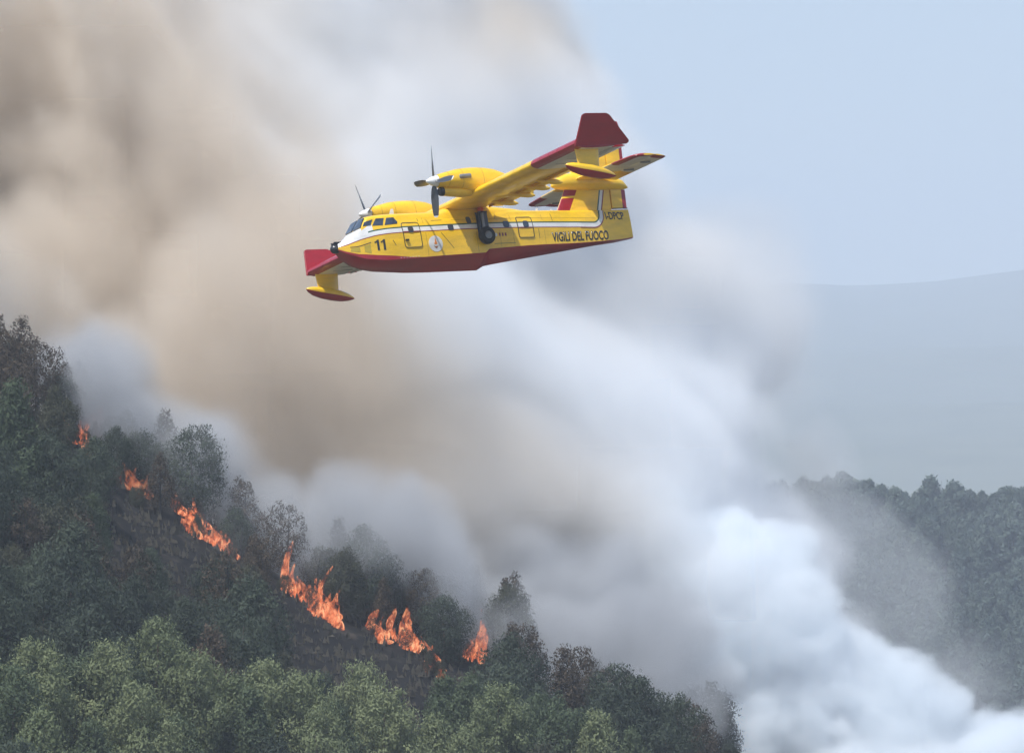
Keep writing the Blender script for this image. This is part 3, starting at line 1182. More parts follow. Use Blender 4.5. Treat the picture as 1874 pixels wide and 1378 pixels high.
WIDE = [(0.05, .08), (.25, .27), (.5, .42), (1, .70), (1.5, .90), (2, 1.05), (2.6, 1.17), (3.2, 1.25), (4.5, 1.30), (10, 1.30), (12, 1.22),
        (14, 1.04), (16, .78), (18, .48), (19.82, .22)]
ROOF = [(0.05, .07), (.25, .22), (.5, .33), (.9, .52), (1.3, .80), (1.5, .93), (1.72, 1.30), (1.98, 1.60), (2.3, 1.68), (3.2, 1.74), (6, 1.75), (7.3, 1.74),
        (10.8, 1.74), (12, 1.72), (13, 1.68), (17, 1.66), (19.82, 1.70)]
# half width at the top of the side wall and how square the roof corners are
TOPW = [(0.05, .06), (.5, .34), (1, .58), (1.5, .84), (2.0, .86), (3, .92), (4.5, 1.04), (7, 1.08), (11, 1.06), (14, .84), (16, .60), (18, .36), (19.82, .16)]
SHOU = [(0.05, .03), (.5, .16), (1.0, .48), (1.5, .86), (1.98, 1.22), (3, 1.32), (4.5, 1.34), (11, 1.36), (13, 1.42), (16, 1.45), (19.82, 1.52)]
MLOW = [(0.05, .0), (.3, .0), (.65, .04), (1.4, .24), (2.24, .39), (3, .45), (3.77, .48), (8.25, .56), (14.6, .55), (16.0, .56), (19.82, .56)]


def stations():
    s = [0.05, .12, .25, .4, .55, .75, .98, 1.2, 1.38, 1.5, 1.62, 1.72, 1.85, 1.98, 2.15, 2.4, 2.7, 3.0, 3.4, 3.8, 4.3, 5, 5.8, 6.6, 7.4, 8.2, 9.04, 9.10, 9.35, 9.55,
         10, 10.6, 11.3, 12, 13, 14, 15, 16, 16.4, 16.8, 17.1, 17.4, 17.7, 18.2, 18.8, 19.4, 19.82]
    return s


def section(a):
    """half ring of the hull from keel to roof: list of (y, z); first ten rows follow the paint lines"""
    zk, zc, zp, w, zt, tw, zs = (ip(a, t) for t in (KEEL, CHIN, PAIN, WIDE, ROOF, TOPW, SHOU))
    zs = min(zs, zt - .01)
    zc = min(zc, zs - .02)
    zp = min(max(zp, zc + .004), zs - .015)
    ml = ip(a, MLOW)
    lines = [ml, ml + .055, ml + .29, ml + .37]
    if a > 2.0:
        pass
    lines = [min(max(q, zp + .004 * (i + 1)), zs - .004 * (4 - i)) for i, q in enumerate(lines)]
    cw = w * .96

    def side(z):
        k = (z - zp) / max(zs - zp, 1e-4)
        k = min(max(k, 0), 1)
        bul = math.sin(min(k * 1.25, 1) * math.pi * .5)
        base = cw + (w - cw) * bul
        return base + (tw - base) * max(0, (k - .45) / .55) ** 2.0
    ring = [(0, zk), (cw * .5, zk + (zc - zk) * .38), (cw * .985, zc - .015), (cw, zc)]
    ring += [(side(zp), zp), (side((zp + lines[0]) / 2), (zp + lines[0]) / 2)]
    ring += [(side(q), q) for q in lines]
    for k in (.33, .66, 1.0):
        z = lines[3] + (zs - lines[3]) * k
        ring.append((side(z), z))
    for k in (15, 30, 45, 60, 75, 90):
        r = math.radians(k)
        ring.append((tw * math.cos(r) ** .62 if k < 90 else 0, zs + (zt - zs) * math.sin(r) ** .62))
    return ring


def hull_y(a, z):
    """half width of the hull surface at (a, z)"""
    r = section(a)
    best = r[3:]
    return float(np.interp(z, [q[1] for q in best], [q[0] for q in best]))


def build_fuselage():
    st = stations()
    rings = [section(a) for a in st]
    n = len(rings[0])
    v, f, m = [], [], []
    full = 2 * n - 2
    for a, r in zip(st, rings):
        for y, z in r:
            v.append((a, y, z))
        for y, z in reversed(r[1:-1]):
            v.append((a, -y, z))
    for i in range(len(st) - 1):
        a = (st[i] + st[i + 1]) / 2
        for j in range(full):
            k = (j + 1) % full
            f.append((i * full + j, i * full + k, (i + 1) * full + k, (i + 1) * full + j))
            row = j if j < n - 1 else full - 1 - j
            if row < 4:
                mt = 1
            elif row < 6:
                mt = 0
            elif row == 6:
                mt = 3
            elif row == 7:
                mt = 2
            elif row == 8:
                mt = 4
            else:
                mt = 0
            if row >= 7 and a < 1.5:
                mt = 2                                   # white deck in front of the windscreen
            elif row in (8, 9, 10) and 1.5 <= a < 2.2:
                mt = 2 if row > 8 or a < 1.9 else 4
            if a > 16.0 and row in (6, 7, 8):
                mt = 0
            m.append(mt)
    f.append(tuple(range(full)))
    m.append(0)
    f.append(tuple(reversed([(len(st) - 1) * full + j for j in range(full)])))
    m.append(0)
    return part('fuselage', v, f, [YEL, RED, WHT, MAR, GRN], midx=m, angle=32)


build_fuselage()


def on_side(pts, off=.012, side=1):
    """(a, z) points laid on the hull's side"""
    return [(a, side * (hull_y(a, z) + off), z) for a, z in pts]


def decal(name, poly, mat, off=.012, sub=4, parent=None, both=False, thick=.02):
    """a thin plate that follows the hull side inside a convex polygon of (a, z)"""
    obs = []
    for sd in ((1, -1) if both else (1,)):
        bm = bmesh.new()
        vs = [bm.verts.new((a, z, 0)) for a, z in poly]
        bm.faces.new(vs)
        bmesh.ops.subdivide_edges(bm, edges=bm.edges[:], cuts=sub, use_grid_fill=True)
        bmesh.ops.triangulate(bm, faces=bm.faces[:])
        ext = bmesh.ops.extrude_face_region(bm, geom=bm.faces[:])
        top = {e for e in ext['geom'] if isinstance(e, bmesh.types.BMVert)}
        for q in bm.verts:
            a, z = q.co.x, q.co.y
            h = hull_y(a, z) + (off if q in top else off - thick)
            q.co = P(a, sd * h, z)
        bmesh.ops.recalc_face_normals(bm, faces=bm.faces[:])
        me = bpy.data.meshes.new(name)
        bm.to_mesh(me)
        bm.free()
        obs.append(link(name, me, parent or PLANE, [mat]))
    return obs[0]


def strip(name, pts, width, mat, closed=False, off=.01, parent=None, surf=None):
    """a narrow raised line along (a, z) points on the hull side"""
    surf = surf or hull_y
    dense = []
    q = list(pts) + ([pts[0]] if closed else [])
    for (a0, z0), (a1, z1) in zip(q, q[1:]):
        k = max(1, int(math.hypot(a1 - a0, z1 - z0) / .12))
        dense += [(a0 + (a1 - a0) * i / k, z0 + (z1 - z0) * i / k) for i in range(k)]
    dense.append(q[-1])
    v, f = [], []
    N = len(dense)
    for i, (a, z) in enumerate(dense):
        p0, p1 = dense[max(i - 1, 0)], dense[min(i + 1, N - 1)]
        t = Vector((p1[0] - p0[0], p1[1] - p0[1]))
        t = t.normalized() if t.length > 1e-6 else Vector((1, 0))
        nx, nz = -t.y * width / 2, t.x * width / 2
        for s, o in ((1, off), (-1, off), (-1, -.02), (1, -.02)):
            aa, zz = a + s * nx, z + s * nz
            v.append((aa, surf(aa, zz) + o, zz))
    for i in range(N - 1):
        for j in range(4):
            k = (j + 1) % 4
            f.append((i * 4 + j, i * 4 + k, i * 4 + 4 + k, i * 4 + 4 + j))
    f += [(0, 1, 2, 3), tuple(reversed(range(4 * N - 4, 4 * N)))]
    return part(name, v, f, [mat], parent, smooth=False)


def rev(name, prof, mats, parent=None, cy=0, cz=0, seg=20, sy=1, sz=1, midf=None, caps=True, fz=None):
    """body of revolution along the aircraft: prof = (a, radius, dz)"""
    v, f, m = [], [], []
    for a, r, dz in prof:
        for k in range(seg):
            t = 2 * math.pi * k / seg
            y, z = r * sy * math.sin(t), r * sz * math.cos(t)
            if fz:
                z = fz(a, r, z)
            v.append((a, cy + y, cz + dz + z))
    for i in range(len(prof) - 1):
        for k in range(seg):
            l = (k + 1) % seg
            f.append((i * seg + k, i * seg + l, (i + 1) * seg + l, (i + 1) * seg + k))
            m.append(midf(i, (k + .5) / seg) if midf else 0)
    if caps:
        f.append(tuple(range(seg)))
        m.append(m[0])
        f.append(tuple(reversed([(len(prof) - 1) * seg + k for k in range(seg)])))
        m.append(m[-1])
    return part(name, v, f, mats, parent, m)


def box(name, lo, hi, mat, parent=None, bev=.03):
    bm = bmesh.new()
    bmesh.ops.create_cube(bm, size=1)
    for q in bm.verts:
        q.co = P(*[l + (h - l) * (c + .5) for l, h, c in zip(lo, hi, q.co)])
    if bev:
        bmesh.ops.bevel(bm, geom=bm.edges[:], offset=bev, segments=2, affect='EDGES')
    bmesh.ops.recalc_face_normals(bm, faces=bm.faces[:])
    me = bpy.data.meshes.new(name)
    bm.to_mesh(me)
    bm.free()
    return link(name, me, parent or PLANE, [mat])


# nose radome, step, spray rail
rev('radome', [(-.10, .02, -.02), (-.07, .12, -.02), (.0, .20, -.02), (.1, .245, -.02), (.24, .25, -.02), (.36, .22, -.02), (.46, .16, -.02)], [BLK], cz=.0)
box('nose_antenna', (.12, -.14, .2), (.62, .14, .30), BLK, bev=.05)

# windscreen and cockpit windows
def pane(name, quad, mat, thick=.02, lift=.012):
    """flat pane through four (a, y, z) corners, lifted out of the skin"""
    q = [Vector(c) for c in quad]
    n = (q[2] - q[0]).cross(q[3] - q[1]).normalized()
    if n.x > 0 and abs(n.x) > .2 or (abs(n.x) <= .2 and n.y * q[0].y < 0):
        n = -n
    v = [c + n * lift for c in q] + [c + n * (lift - thick - .05) for c in q]
    f = [(0, 1, 2, 3), (7, 6, 5, 4)] + [(i, i + 4, (i + 1) % 4 + 4, (i + 1) % 4) for i in range(4)]
    o = part(name, v, f, [mat], smooth=False)
    bm = bmesh.new()
    bm.from_mesh(o.data)
    bmesh.ops.recalc_face_normals(bm, faces=bm.faces[:])
    bm.to_mesh(o.data)
    bm.free()
    return o


for sd in (1, -1):
    pane('windscreen_pane', [(1.46, sd * .05, .95), (1.52, sd * .80, .95), (1.90, sd * .68, 1.50), (1.93, sd * .05, 1.54)], GLASS, lift=.05)
W1 = [(1.52, 1.02), (1.66, 1.22), (2.30, 1.38), (2.09, 1.03)]
W2 = [(2.18, 1.01), (2.52, 1.42), (3.02, 1.43), (2.80, 1.0)]
W3 = [(2.92, 1.0), (3.18, 1.43), (3.62, 1.44), (3.76, 1.17), (3.70, 1.04)]
for w in (W1, W2, W3):
    decal('cockpit_window', w, GLASS, off=.018, both=True)

# cabin windows and doors
def rrect(a, z, w, h, r=.06):
    p = []
    for cx, cz, t0 in ((a + w / 2 - r, z + h / 2 - r, 0), (a - w / 2 + r, z + h / 2 - r, 90), (a - w / 2 + r, z - h / 2 + r, 180), (a + w / 2 - r, z - h / 2 + r, 270)):
        for k in (0, 45, 90):
            t = math.radians(t0 + k)
            p.append((cx + r * math.cos(t), cz + r * math.sin(t)))
    return p


for a, z, w, h in ((7.04, .72, .36, .36), (8.33, 1.10, .30, .42), (10.72, .79, .40, .38)):
    decal('cabin_window', rrect(a, z, w, h, .1), GLASS, off=.02, sub=2)
front_door = decal('front_door', rrect(4.46, .36, 1.08, 1.40, .12), paint('door_yellow', (.95, .60, .04), .3), off=.014, sub=3)
# the livery stripe runs across the door
for name, z0, z1, mt in (('stripe_band', .565, .79, WHT), ('stripe_band', .495, .56, MAR), ('stripe_band', .795, .865, GRN)):
    decal(name, [(3.93, z0), (4.99, z0 + .012), (4.99, z1 + .012), (3.93, z1)], mt, off=.022, sub=2, parent=front_door)
strip('door_frame', rrect(4.46, .36, 1.10, 1.42, .13), .035, LINE, True, .03, front_door)
decal('cabin_window', rrect(4.42, .66, .34, .36, .1), GLASS, off=.035, sub=2, parent=front_door)
box('door_handle', (3.98, 1.27, .02), (4.16, 1.36, .10), LINE, front_door, .01)
rear_door = decal('rear_door', rrect(12.0, .60, 1.02, 1.16, .08), paint('door_yellow', (.95, .58, .02), .3), off=.014, sub=3)
for name, z0, z1, mt in (('stripe_band', .61, .84, WHT), ('stripe_band', .545, .605, MAR), ('stripe_band', .845, .92, GRN)):
    decal(name, [(11.5, z0), (12.5, z0), (12.5, z1), (11.5, z1)], mt, off=.022, sub=2, parent=rear_door)
strip('door_frame', rrect(12.0, .60, 1.04, 1.18, .09), .04, LINE, True, .03, rear_door)
decal('cabin_window', rrect(12.05, .78, .38, .38, .1), GLASS, off=.035, sub=2, parent=rear_door)

# the stripe turns upward to run up the fin
def turn(dr):
    zc, ac, r = .73 + .75, 17.74 - .75, .75 + dr
    p = [(15.98, .73 - dr)]
    p += [(ac + r * math.sin(math.radians(k)), zc - r * math.cos(math.radians(k))) for k in range(0, 91, 9)]
    return p + [(ac + r + .03, 1.60)]


for dr, w, mt, of in ((0, .235, WHT, .012), (-.155, .08, GRN, .013), (.145, .06, MAR, .013)):
    strip('stripe_band', turn(dr), w, mt, off=of, surf=lambda a, z: hull_y(a, min(z, 1.35)))

# skin seams and small hatches
for pts in ([(6.35, .43), (7.05, -.48)], [(5.9, 1.15), (6.6, 1.16)], [(7.9, -.1), (8.0, -.42)], [(3.2, .1), (3.35, -.2)], [(12.9, -.05), (12.9, .5)],
            [(9.75, -.30), (11.2, -.28)], [(5.05, 1.3), (5.05, 1.12)], [(14.0, 1.4), (14.0, .95)], [(10.1, 1.1), (10.1, 1.3)]):
    strip('skin_seam', pts, .025, LINE, off=.006)
for a in (5.35, 8.65, 10.2, 11.1, 13.3):
    strip('skin_seam', [(a, ip(a, PAIN) + .04), (a, .45)], .018, SEAM, off=.004)
    strip('skin_seam', [(a, 1.0), (a, 1.34)], .018, SEAM, off=.004)
strip('skin_seam', [(7.2, 1.15), (9.5, 1.15), (13.2, 1.15), (17.2, 1.15)], .018, SEAM, off=.004)
decal('nose_hatch', [(1.50, -.42), (1.52, -.10), (1.86, -.03), (1.86, -.55)], paint('hatch_olive', (.55, .40, .03), .5), off=.01, sub=2)
decal('nose_hatch', [(.80, -.32), (.84, -.14), (1.28, -.16), (1.28, -.42)], paint('hatch_olive', (.55, .40, .03), .5), off=.01, sub=2)
strip('skin_seam', [(.8, -.08), (1.15, -.10), (1.4, -.06), (1.9, .06)], .035, LINE, off=.012)


# writing on the hull
def lettering(name, text, a0, z0, height, length, mat, slope=0.0, bold=.0, surf=None, off=.014, cells=None):
    cu = bpy.data.curves.new(name, 'FONT')
    cu.body = text
    cu.size = 1
    cu.offset = bold
    cu.resolution_u = 3
    tmp = bpy.data.objects.new(name, cu)
    COL.objects.link(tmp)
    bpy.context.view_layer.update()
    me = bpy.data.meshes.new_from_object(tmp.evaluated_get(bpy.context.evaluated_depsgraph_get()))
    bpy.data.objects.remove(tmp)
    bm = bmesh.new()
    bm.from_mesh(me)
    ext = bmesh.ops.extrude_face_region(bm, geom=bm.faces[:])
    top = {e for e in ext['geom'] if isinstance(e, bmesh.types.BMVert)}
    xs_ = [q.co.x for q in bm.verts]
    ys_ = [q.co.y for q in bm.verts]
    x0, x1, y0, y1 = min(xs_), max(xs_), min(ys_), max(ys_)
    surf = surf or hull_y
    for q in bm.verts:
        k = (q.co.x - x0) / (x1 - x0)
        a = a0 + k * length
        z = z0 + k * length * slope + (q.co.y - y0) / (y1 - y0) * height
        q.co = P(a, surf(a, z) + (off if q in top else -.01), z)
    bmesh.ops.recalc_face_normals(bm, faces=bm.faces[:])
    bm.to_mesh(me)
    bm.free()
    me.name = name
    return link(name, me, PLANE, [mat])


lettering('lettering', 'VIGILI DEL FUOCO', 13.78, -.25, .54, 4.2, BLK, .034, .022)
lettering('lettering', 'I-DPCP', 18.02, 1.06, .46, 1.36, BLK, 0, .018)
for a in (2.10, 2.46):
    decal('number_marking', [(a + .13, -.41), (a + .25, -.41), (a + .25, .18), (a + .16, .18), (a + .13, .12)], BLK, off=.016, sub=1)
    decal('number_marking', [(a, .00), (a + .128, .05), (a + .128, .12), (a + .155, .18), (a + .10, .11), (a, .075)], BLK, off=.016, sub=0)


def disc(name, a, z, r, mat, off, parent=None, seg=28, rz=None):
    rz = rz or r
    poly = [(a + r * math.cos(t * 2 * math.pi / seg), z + rz * math.sin(t * 2 * math.pi / seg)) for t in range(seg)]
    v = [(a, hull_y(a, z) + off, z)] + [(p, hull_y(p, q) + off, q) for p, q in poly] + [(p, hull_y(p, q) - .02, q) for p, q in poly]
    f = [(0, i + 1, (i + 1) % seg + 1) for i in range(seg)] + [(i + 1, i + 1 + seg, (i + 1) % seg + 1 + seg, (i + 1) % seg + 1) for i in range(seg)]
    return part(name, v, f, [mat], parent, smooth=False)


emb = disc('round_emblem', 5.89, -.19, .45, WHT, .014)
ORB = paint('emblem_orange', (.72, .22, .02), .4)
decal('emblem_flame', [(5.78, -.20), (5.85, -.04), (5.89, .17), (5.94, -.03), (5.99, -.20), (5.89, -.24)], ORB, off=.024, sub=0, parent=emb)
decal('emblem_flame', [(5.74, -.30), (5.83, -.33), (5.95, -.33), (6.04, -.29), (5.96, -.40), (5.89, -.46), (5.81, -.40)], paint('emblem_bronze', (.35, .12, .03), .4), off=.024, sub=0, parent=emb)
# small rescue plate by the wheel: white dot and a few red marks
disc('rescue_mark', 9.90, .20, .10, WHT, .016)
for k in range(3):
    decal('rescue_mark', [(10.12 + .2 * k, .12), (10.22 + .2 * k, .12), (10.22 + .2 * k, .30), (10.12 + .2 * k, .30)], MAR, off=.016, sub=0)


# ------------------------------------------------ wing
WL, WC, WZ = 7.10, 3.52, 1.95


def foil(n=14):
    """closed aerofoil loop, unit chord: upper from trailing edge to nose, then lower"""
    p = []
    for i in range(n + 1):
        x = .5 + .5 * math.cos(math.pi * i / n)
        t = .86 * (.2969 * x ** .5 - .126 * x - .3516 * x * x + .2843 * x ** 3 - .1036 * x ** 4)
        c = .022 * (1 - (2 * x - .8) ** 2) if x < .9 else .0
        p.append((x, t + c))
    for i in range(1, n):
        x = .5 - .5 * math.cos(math.pi * i / n)
        t = .74 * (.2969 * x ** .5 - .126 * x - .3516 * x * x + .2843 * x ** 3 - .1036 * x ** 4)
        c = .022 * (1 - (2 * x - .8) ** 2) if x < .9 else .0
        p.append((x, -t + c))
    return p


def loft(name, stations_, mats, midf, parent=None, x0=0.0, x1=1.0, foilf=None, caps=True):
    """aerofoil loft along y; stations = (y, le, chord, z, thickness)"""
    base = [q for q in (foilf or foil())() ] if callable(foilf) else foil()
    base = [(min(max(x, x0), x1), t) for x, t in base]
    n = len(base)
    v, f, m = [], [], []
    for y, le, ch, z, th in stations_:
        for x, t in base:
            v.append((le + x * ch, y, z + t * ch * th))
    up = n // 2 + 1
    for i in range(len(stations_) - 1):
        for j in range(n):
            k = (j + 1) % n
            f.append((i * n + j, i * n + k, (i + 1) * n + k, (i + 1) * n + j))
            xm = (base[j][0] + base[k][0]) / 2
            m.append(midf((stations_[i][0] + stations_[i + 1][0]) / 2, xm, j < up - 1))
    if caps:
        f.append(tuple(range(n)))
        m.append(m[0])
        f.append(tuple(reversed([(len(stations_) - 1) * n + j for j in range(n)])))
        m.append(m[-1])
    o = part(name, v, f, mats, parent, m, angle=50)
    bm = bmesh.new()
    bm.from_mesh(o.data)
    bmesh.ops.recalc_face_normals(bm, faces=bm.faces[:])
    bm.to_mesh(o.data)
    bm.free()
    return o


def wing_mat(y, x, upper):
    if abs(y) < 9.85:
        return 0
    return 1 if upper or x < .07 else 2


ysec = [-14.3, -12, -9.85, -7, -3.6, 0, 3.6, 7, 9.85, 12, 14.3]
WING = loft('wing', [(y, WL, WC, WZ, 1.22) for y in ysec], [YEL, RED, WHT], wing_mat, x1=.735)
# rounded centre fairing between hull and wing
fv, ff = [], []
FA = [(6.35, 1.0, 1.66), (6.7, 1.1, 1.78), (7.05, 1.12, 1.92), (7.6, 1.12, 2.1), (9.6, 1.10, 2.1), (10.6, 1.04, 1.96), (11.6, .95, 1.86), (12.6, .82, 1.71)]
for a, w, zt in FA:
    for k in range(13):
        t = math.pi * k / 12
        fv.append((a, w * math.copysign(abs(math.cos(t)) ** .6, math.cos(t)), 1.2 + (zt - 1.2) * abs(math.sin(t)) ** .5))
for i in range(len(FA) - 1):
    for k in range(12):
        ff.append((i * 13 + k, i * 13 + k + 1, (i + 1) * 13 + k + 1, (i + 1) * 13 + k))
ff += [tuple(range(13)), tuple(reversed([(len(FA) - 1) * 13 + k for k in range(13)]))]
part('wing_fairing', fv, ff, [YEL], angle=50)

for sd in (1, -1):
    def span(a, b, le=WL):
        return [(sd * (a + (b - a) * k / 3), le, WC, WZ, 1.22) for k in range(4)]
    for y0, y1, nm in ((1.35, 4.15, 'flap'), (4.22, 7.05, 'flap'), (7.14, 9.84, 'aileron'), (9.87, 13.9, 'aileron')):
        dz = -.09 if nm == 'flap' else -.01
        ob = loft(nm, [(y, le, ch, z, th) for y, le, ch, z, th in span(y0, y1)], [YEL, RED, WHT],
                  (lambda y, x, u: 0) if y0 < 9.8 else (lambda y, x, u: 1 if u else 2), x0=.745)
        # drooped a little about its hinge
        hx, hz = -(WL + .75 * WC), WZ
        an = math.radians(9 if nm == 'flap' else 2)
        for q in ob.data.vertices:
            x, z = q.co.x - hx, q.co.z - hz
            q.co.x = hx + x * math.cos(an) - z * math.sin(an) * 1
            q.co.z = hz + z * math.cos(an) + x * math.sin(an)
    # hinge fairings under the flaps
    for y in (2.45, 4.2, 5.75, 7.05):
        rev('flap_hinge_fairing', [(9.1, .03, .05), (9.4, .11, .0), (9.9, .16, -.03), (10.4, .17, -.07), (10.75, .12, -.10), (10.95, .03, -.11)], [YEL], cy=sd * y, cz=WZ - .17, sy=.55, seg=10)
    # segments of the red leading edge
    for k in range(5):
        y0, y1 = 9.88 + k * .885, 9.88 + (k + 1) * .885 - .03
        L = foil()
        idx = [i for i, q in enumerate(L) if q[0] < .12]
        fvv, fff = [], []
        for y in (y0, y1):
            for i in idx:
                x, t = L[i]
                e = 1.27
                fvv.append((WL + (x - .006 * (1 - x / .12)) * WC, sd * y, WZ + t * WC * e))
        nn = len(idx)
        for i in range(nn - 1):
            fff.append((i, i + 1, nn + i + 1, nn + i))
        fff += [tuple(range(nn)), tuple(reversed(range(nn, 2 * nn)))]
        part('leading_edge_panel', fvv, fff, [RED], WING)
    # underside seams and balance weights of the outer wing
    for y in (10.9, 12.0, 12.9):
        part('wing_seam', [(8.0, sd * y, WZ - .245), (9.3, sd * y, WZ - .20), (9.3, sd * (y + .03), WZ - .20), (8.0, sd * (y + .03), WZ - .245),
                           (8.0, sd * y, WZ - .2), (9.3, sd * y, WZ - .16), (9.3, sd * (y + .03), WZ - .16), (8.0, sd * (y + .03), WZ - .2)],
             [(0, 1, 2, 3), (7, 6, 5, 4), (0, 4, 5, 1), (2, 6, 7, 3), (1, 5, 6, 2), (3, 7, 4, 0)], [GREY], WING, smooth=False)
    # end plate
    y0 = sd * 14.3
    outl = [(7.02, 0, -.12), (7.43, .55, 1.46), (7.62, .58, 1.55), (9.0, .58, 1.54), (9.22, .55, 1.44), (10.55, .08, .12), (10.45, 0, -.02), (8.6, 0, -.14)]
    ev = [(a, y0 + sd * (b - .05), WZ - .02 + c) for a, b, c in outl] + [(a, y0 + sd * (b + .06), WZ - .02 + c) for a, b, c in outl]
    n = len(outl)
    ef = [tuple(range(n)), tuple(reversed(range(n, 2 * n)))] + [(i, (i + 1) % n, (i + 1) % n + n, i + n) for i in range(n)]
    wl = part('wing_end_plate', ev, ef, [RED], smooth=False)
    bm = bmesh.new()
    bm.from_mesh(wl.data)
    bmesh.ops.recalc_face_normals(bm, faces=bm.faces[:])
    bmesh.ops.bevel(bm, geom=[e for e in bm.edges], offset=.03, segments=2, affect='EDGES')
    bm.to_mesh(wl.data)
    bm.free()
    # float on its strut
    def fz(a, r, z):
        return z * (.72 if z > 0 else 1.05)
    fl = rev('wing_float', [(6.58, .03, .30), (6.70, .16, .27), (7.0, .29, .20), (7.5, .37, .10), (8.2, .40, -.02), (8.8, .36, -.14), (9.25, .25, -.24), (9.6, .10, -.33), (9.7, .03, -.36)],
             [YEL, RED], cy=sd * 13.85, cz=.64, seg=20, sy=.9, fz=fz, midf=lambda i, t: 1 if .30 < t < .70 else 0)
    sv, sf = [], []
    for z, a0, a1, w in ((.70, 7.42, 8.72, .10), (1.2, 7.36, 8.78, .11), (WZ - .1, 7.30, 8.86, .13)):
        for k in range(12):
            t = 2 * math.pi * k / 12
            sv.append(((a0 + a1) / 2 - math.cos(t) * (a1 - a0) / 2, sd * 13.85 + math.sin(t) * w, z))
    for i in range(2):
        for k in range(12):
            l = (k + 1) % 12
            sf.append((i * 12 + k, i * 12 + l, i * 12 + 12 + l, i * 12 + 12 + k))
    part('float_strut', sv, sf, [YEL], fl, angle=60)

# ------------------------------------------------ engines and propellers
for sd, phase in ((1, 9), (-1, 20)):
    cy, cz = sd * 3.62, 2.74
    top = [(5.05, 3.10), (5.3, 3.17), (6.28, 3.38), (7.0, 3.44), (7.53, 3.45), (8.1, 3.42), (8.7, 3.33), (9.5, 3.05), (10.1, 2.80), (10.8, 2.40), (11.2, 2.12)]
    bot = [(5.05, 2.40), (5.3, 2.36), (6.2, 2.30), (7.0, 2.05), (7.6, 1.80), (8.7, 1.72), (10.1, 1.75), (10.8, 1.8), (11.2, 1.85)]
    wid = [(5.05, .36), (5.3, .42), (6.0, .55), (7.0, .64), (8.5, .62), (9.5, .52), (10.5, .32), (11.2, .10)]
    nv, nf = [], []
    st = [5.05, 5.15, 5.3, 5.7, 6.2, 6.7, 7.1, 7.6, 8.1, 8.7, 9.2, 9.7, 10.2, 10.8, 11.2]
    for a in st:
        zt, zb, w = ip(a, top), ip(a, bot), ip(a, wid)
        for k in range(24):
            t = 2 * math.pi * k / 24
            c, s = math.sin(t), math.cos(t)
            nv.append((a, cy + w * math.copysign(abs(c) ** .8, c), (zt + zb) / 2 + (zt - zb) / 2 * math.copysign(abs(s) ** .85, s)))
    for i in range(len(st) - 1):
        for k in range(24):
            l = (k + 1) % 24
            nf.append((i * 24 + k, i * 24 + l, (i + 1) * 24 + l, (i + 1) * 24 + k))
    nf += [tuple(range(24)), tuple(reversed([(len(st) - 1) * 24 + k for k in range(24)]))]
    nac = part('engine_nacelle', nv, nf, [YEL], angle=50)
    rev('air_intake', [(5.22, .13, -.01), (5.16, .20, 0), (5.3, .235, .0), (5.8, .26, -.03), (6.5, .29, -.06), (7.1, .25, -.05)], [YEL, BLK], nac, cy=cy, cz=2.16, seg=18,
        midf=lambda i, t: 1 if i < 1 else 0)
    rev('intake_lip', [(5.13, .15, 0), (5.10, .20, 0), (5.17, .245, 0), (5.34, .255, 0), (5.36, .16, 0)], [BLK], nac, cy=cy, cz=2.16, seg=18)
    rev('exhaust_pipe', [(6.2, .05, 0), (6.25, .13, 0), (6.9, .15, .02), (6.92, .11, .02)], [GREY], nac, cy=cy + sd * .55, cz=2.85, seg=12)
    for a in (5.62, 6.45, 7.75):
        zt, zb, w = ip(a, top), ip(a, bot), ip(a, wid)
        sv, sf = [], []
        for k in range(24):
            t = 2 * math.pi * k / 24
            c, s = math.sin(t), math.cos(t)
            for da, e in ((-.012, 1.006), (.012, 1.006)):
                sv.append((a + da, cy + w * e * math.copysign(abs(c) ** .8, c), (zt + zb) / 2 + (zt - zb) / 2 * e * math.copysign(abs(s) ** .85, s)))
        for k in range(24):
            l = (k + 1) % 24
            sf.append((2 * k, 2 * l, 2 * l + 1, 2 * k + 1))
        part('cowling_seam', sv, sf, [SEAM], nac)
    prop = rev('propeller', [(4.36, .02, 0), (4.42, .09, 0), (4.6, .19, 0), (4.8, .27, 0), (4.98, .32, 0), (5.04, .33, 0)], [WHT], cy=cy, cz=2.76, seg=24)
    for k in range(4):
        th = math.radians(phase * (1 if sd > 0 else -1) + 90 * k)
        bv, bf = [], []
        for r, ch, pt, tk in ((.28, .22, 62, .10), (.5, .33, 52, .09), (.9, .43, 44, .07), (1.3, .42, 38, .05), (1.65, .37, 34, .04), (1.80, .33, 33, .03), (1.90, .29, 32, .025), (1.985, .16, 32, .015)):
            pr = math.radians(pt)
            for cxx, tt in ((-.5, 0), (-.2, .5), (.2, .4), (.5, 0), (.2, -.4), (-.2, -.5)):
                c, t2 = cxx * ch, tt * tk
                ax = -c * math.sin(pr) + t2 * math.cos(pr)
                tg = c * math.cos(pr) + t2 * math.sin(pr)
                y = r * math.sin(th) + tg * math.cos(th)
                z = r * math.cos(th) - tg * math.sin(th)
                bv.append((4.86 + ax, cy + y, 2.76 + z))
        nr = 8
        mm = []
        for i in range(nr - 1):
            for j in range(6):
                l = (j + 1) % 6
                bf.append((i * 6 + j, i * 6 + l, i * 6 + 6 + l, i * 6 + 6 + j))
                mm.append(1 if i >= 6 else 0)
        bf += [tuple(range(6)), tuple(reversed(range(6 * nr - 6, 6 * nr)))]
        mm += [0, 1]
        part('propeller_blade', bv, bf, [BLADE, WHT], prop, mm)

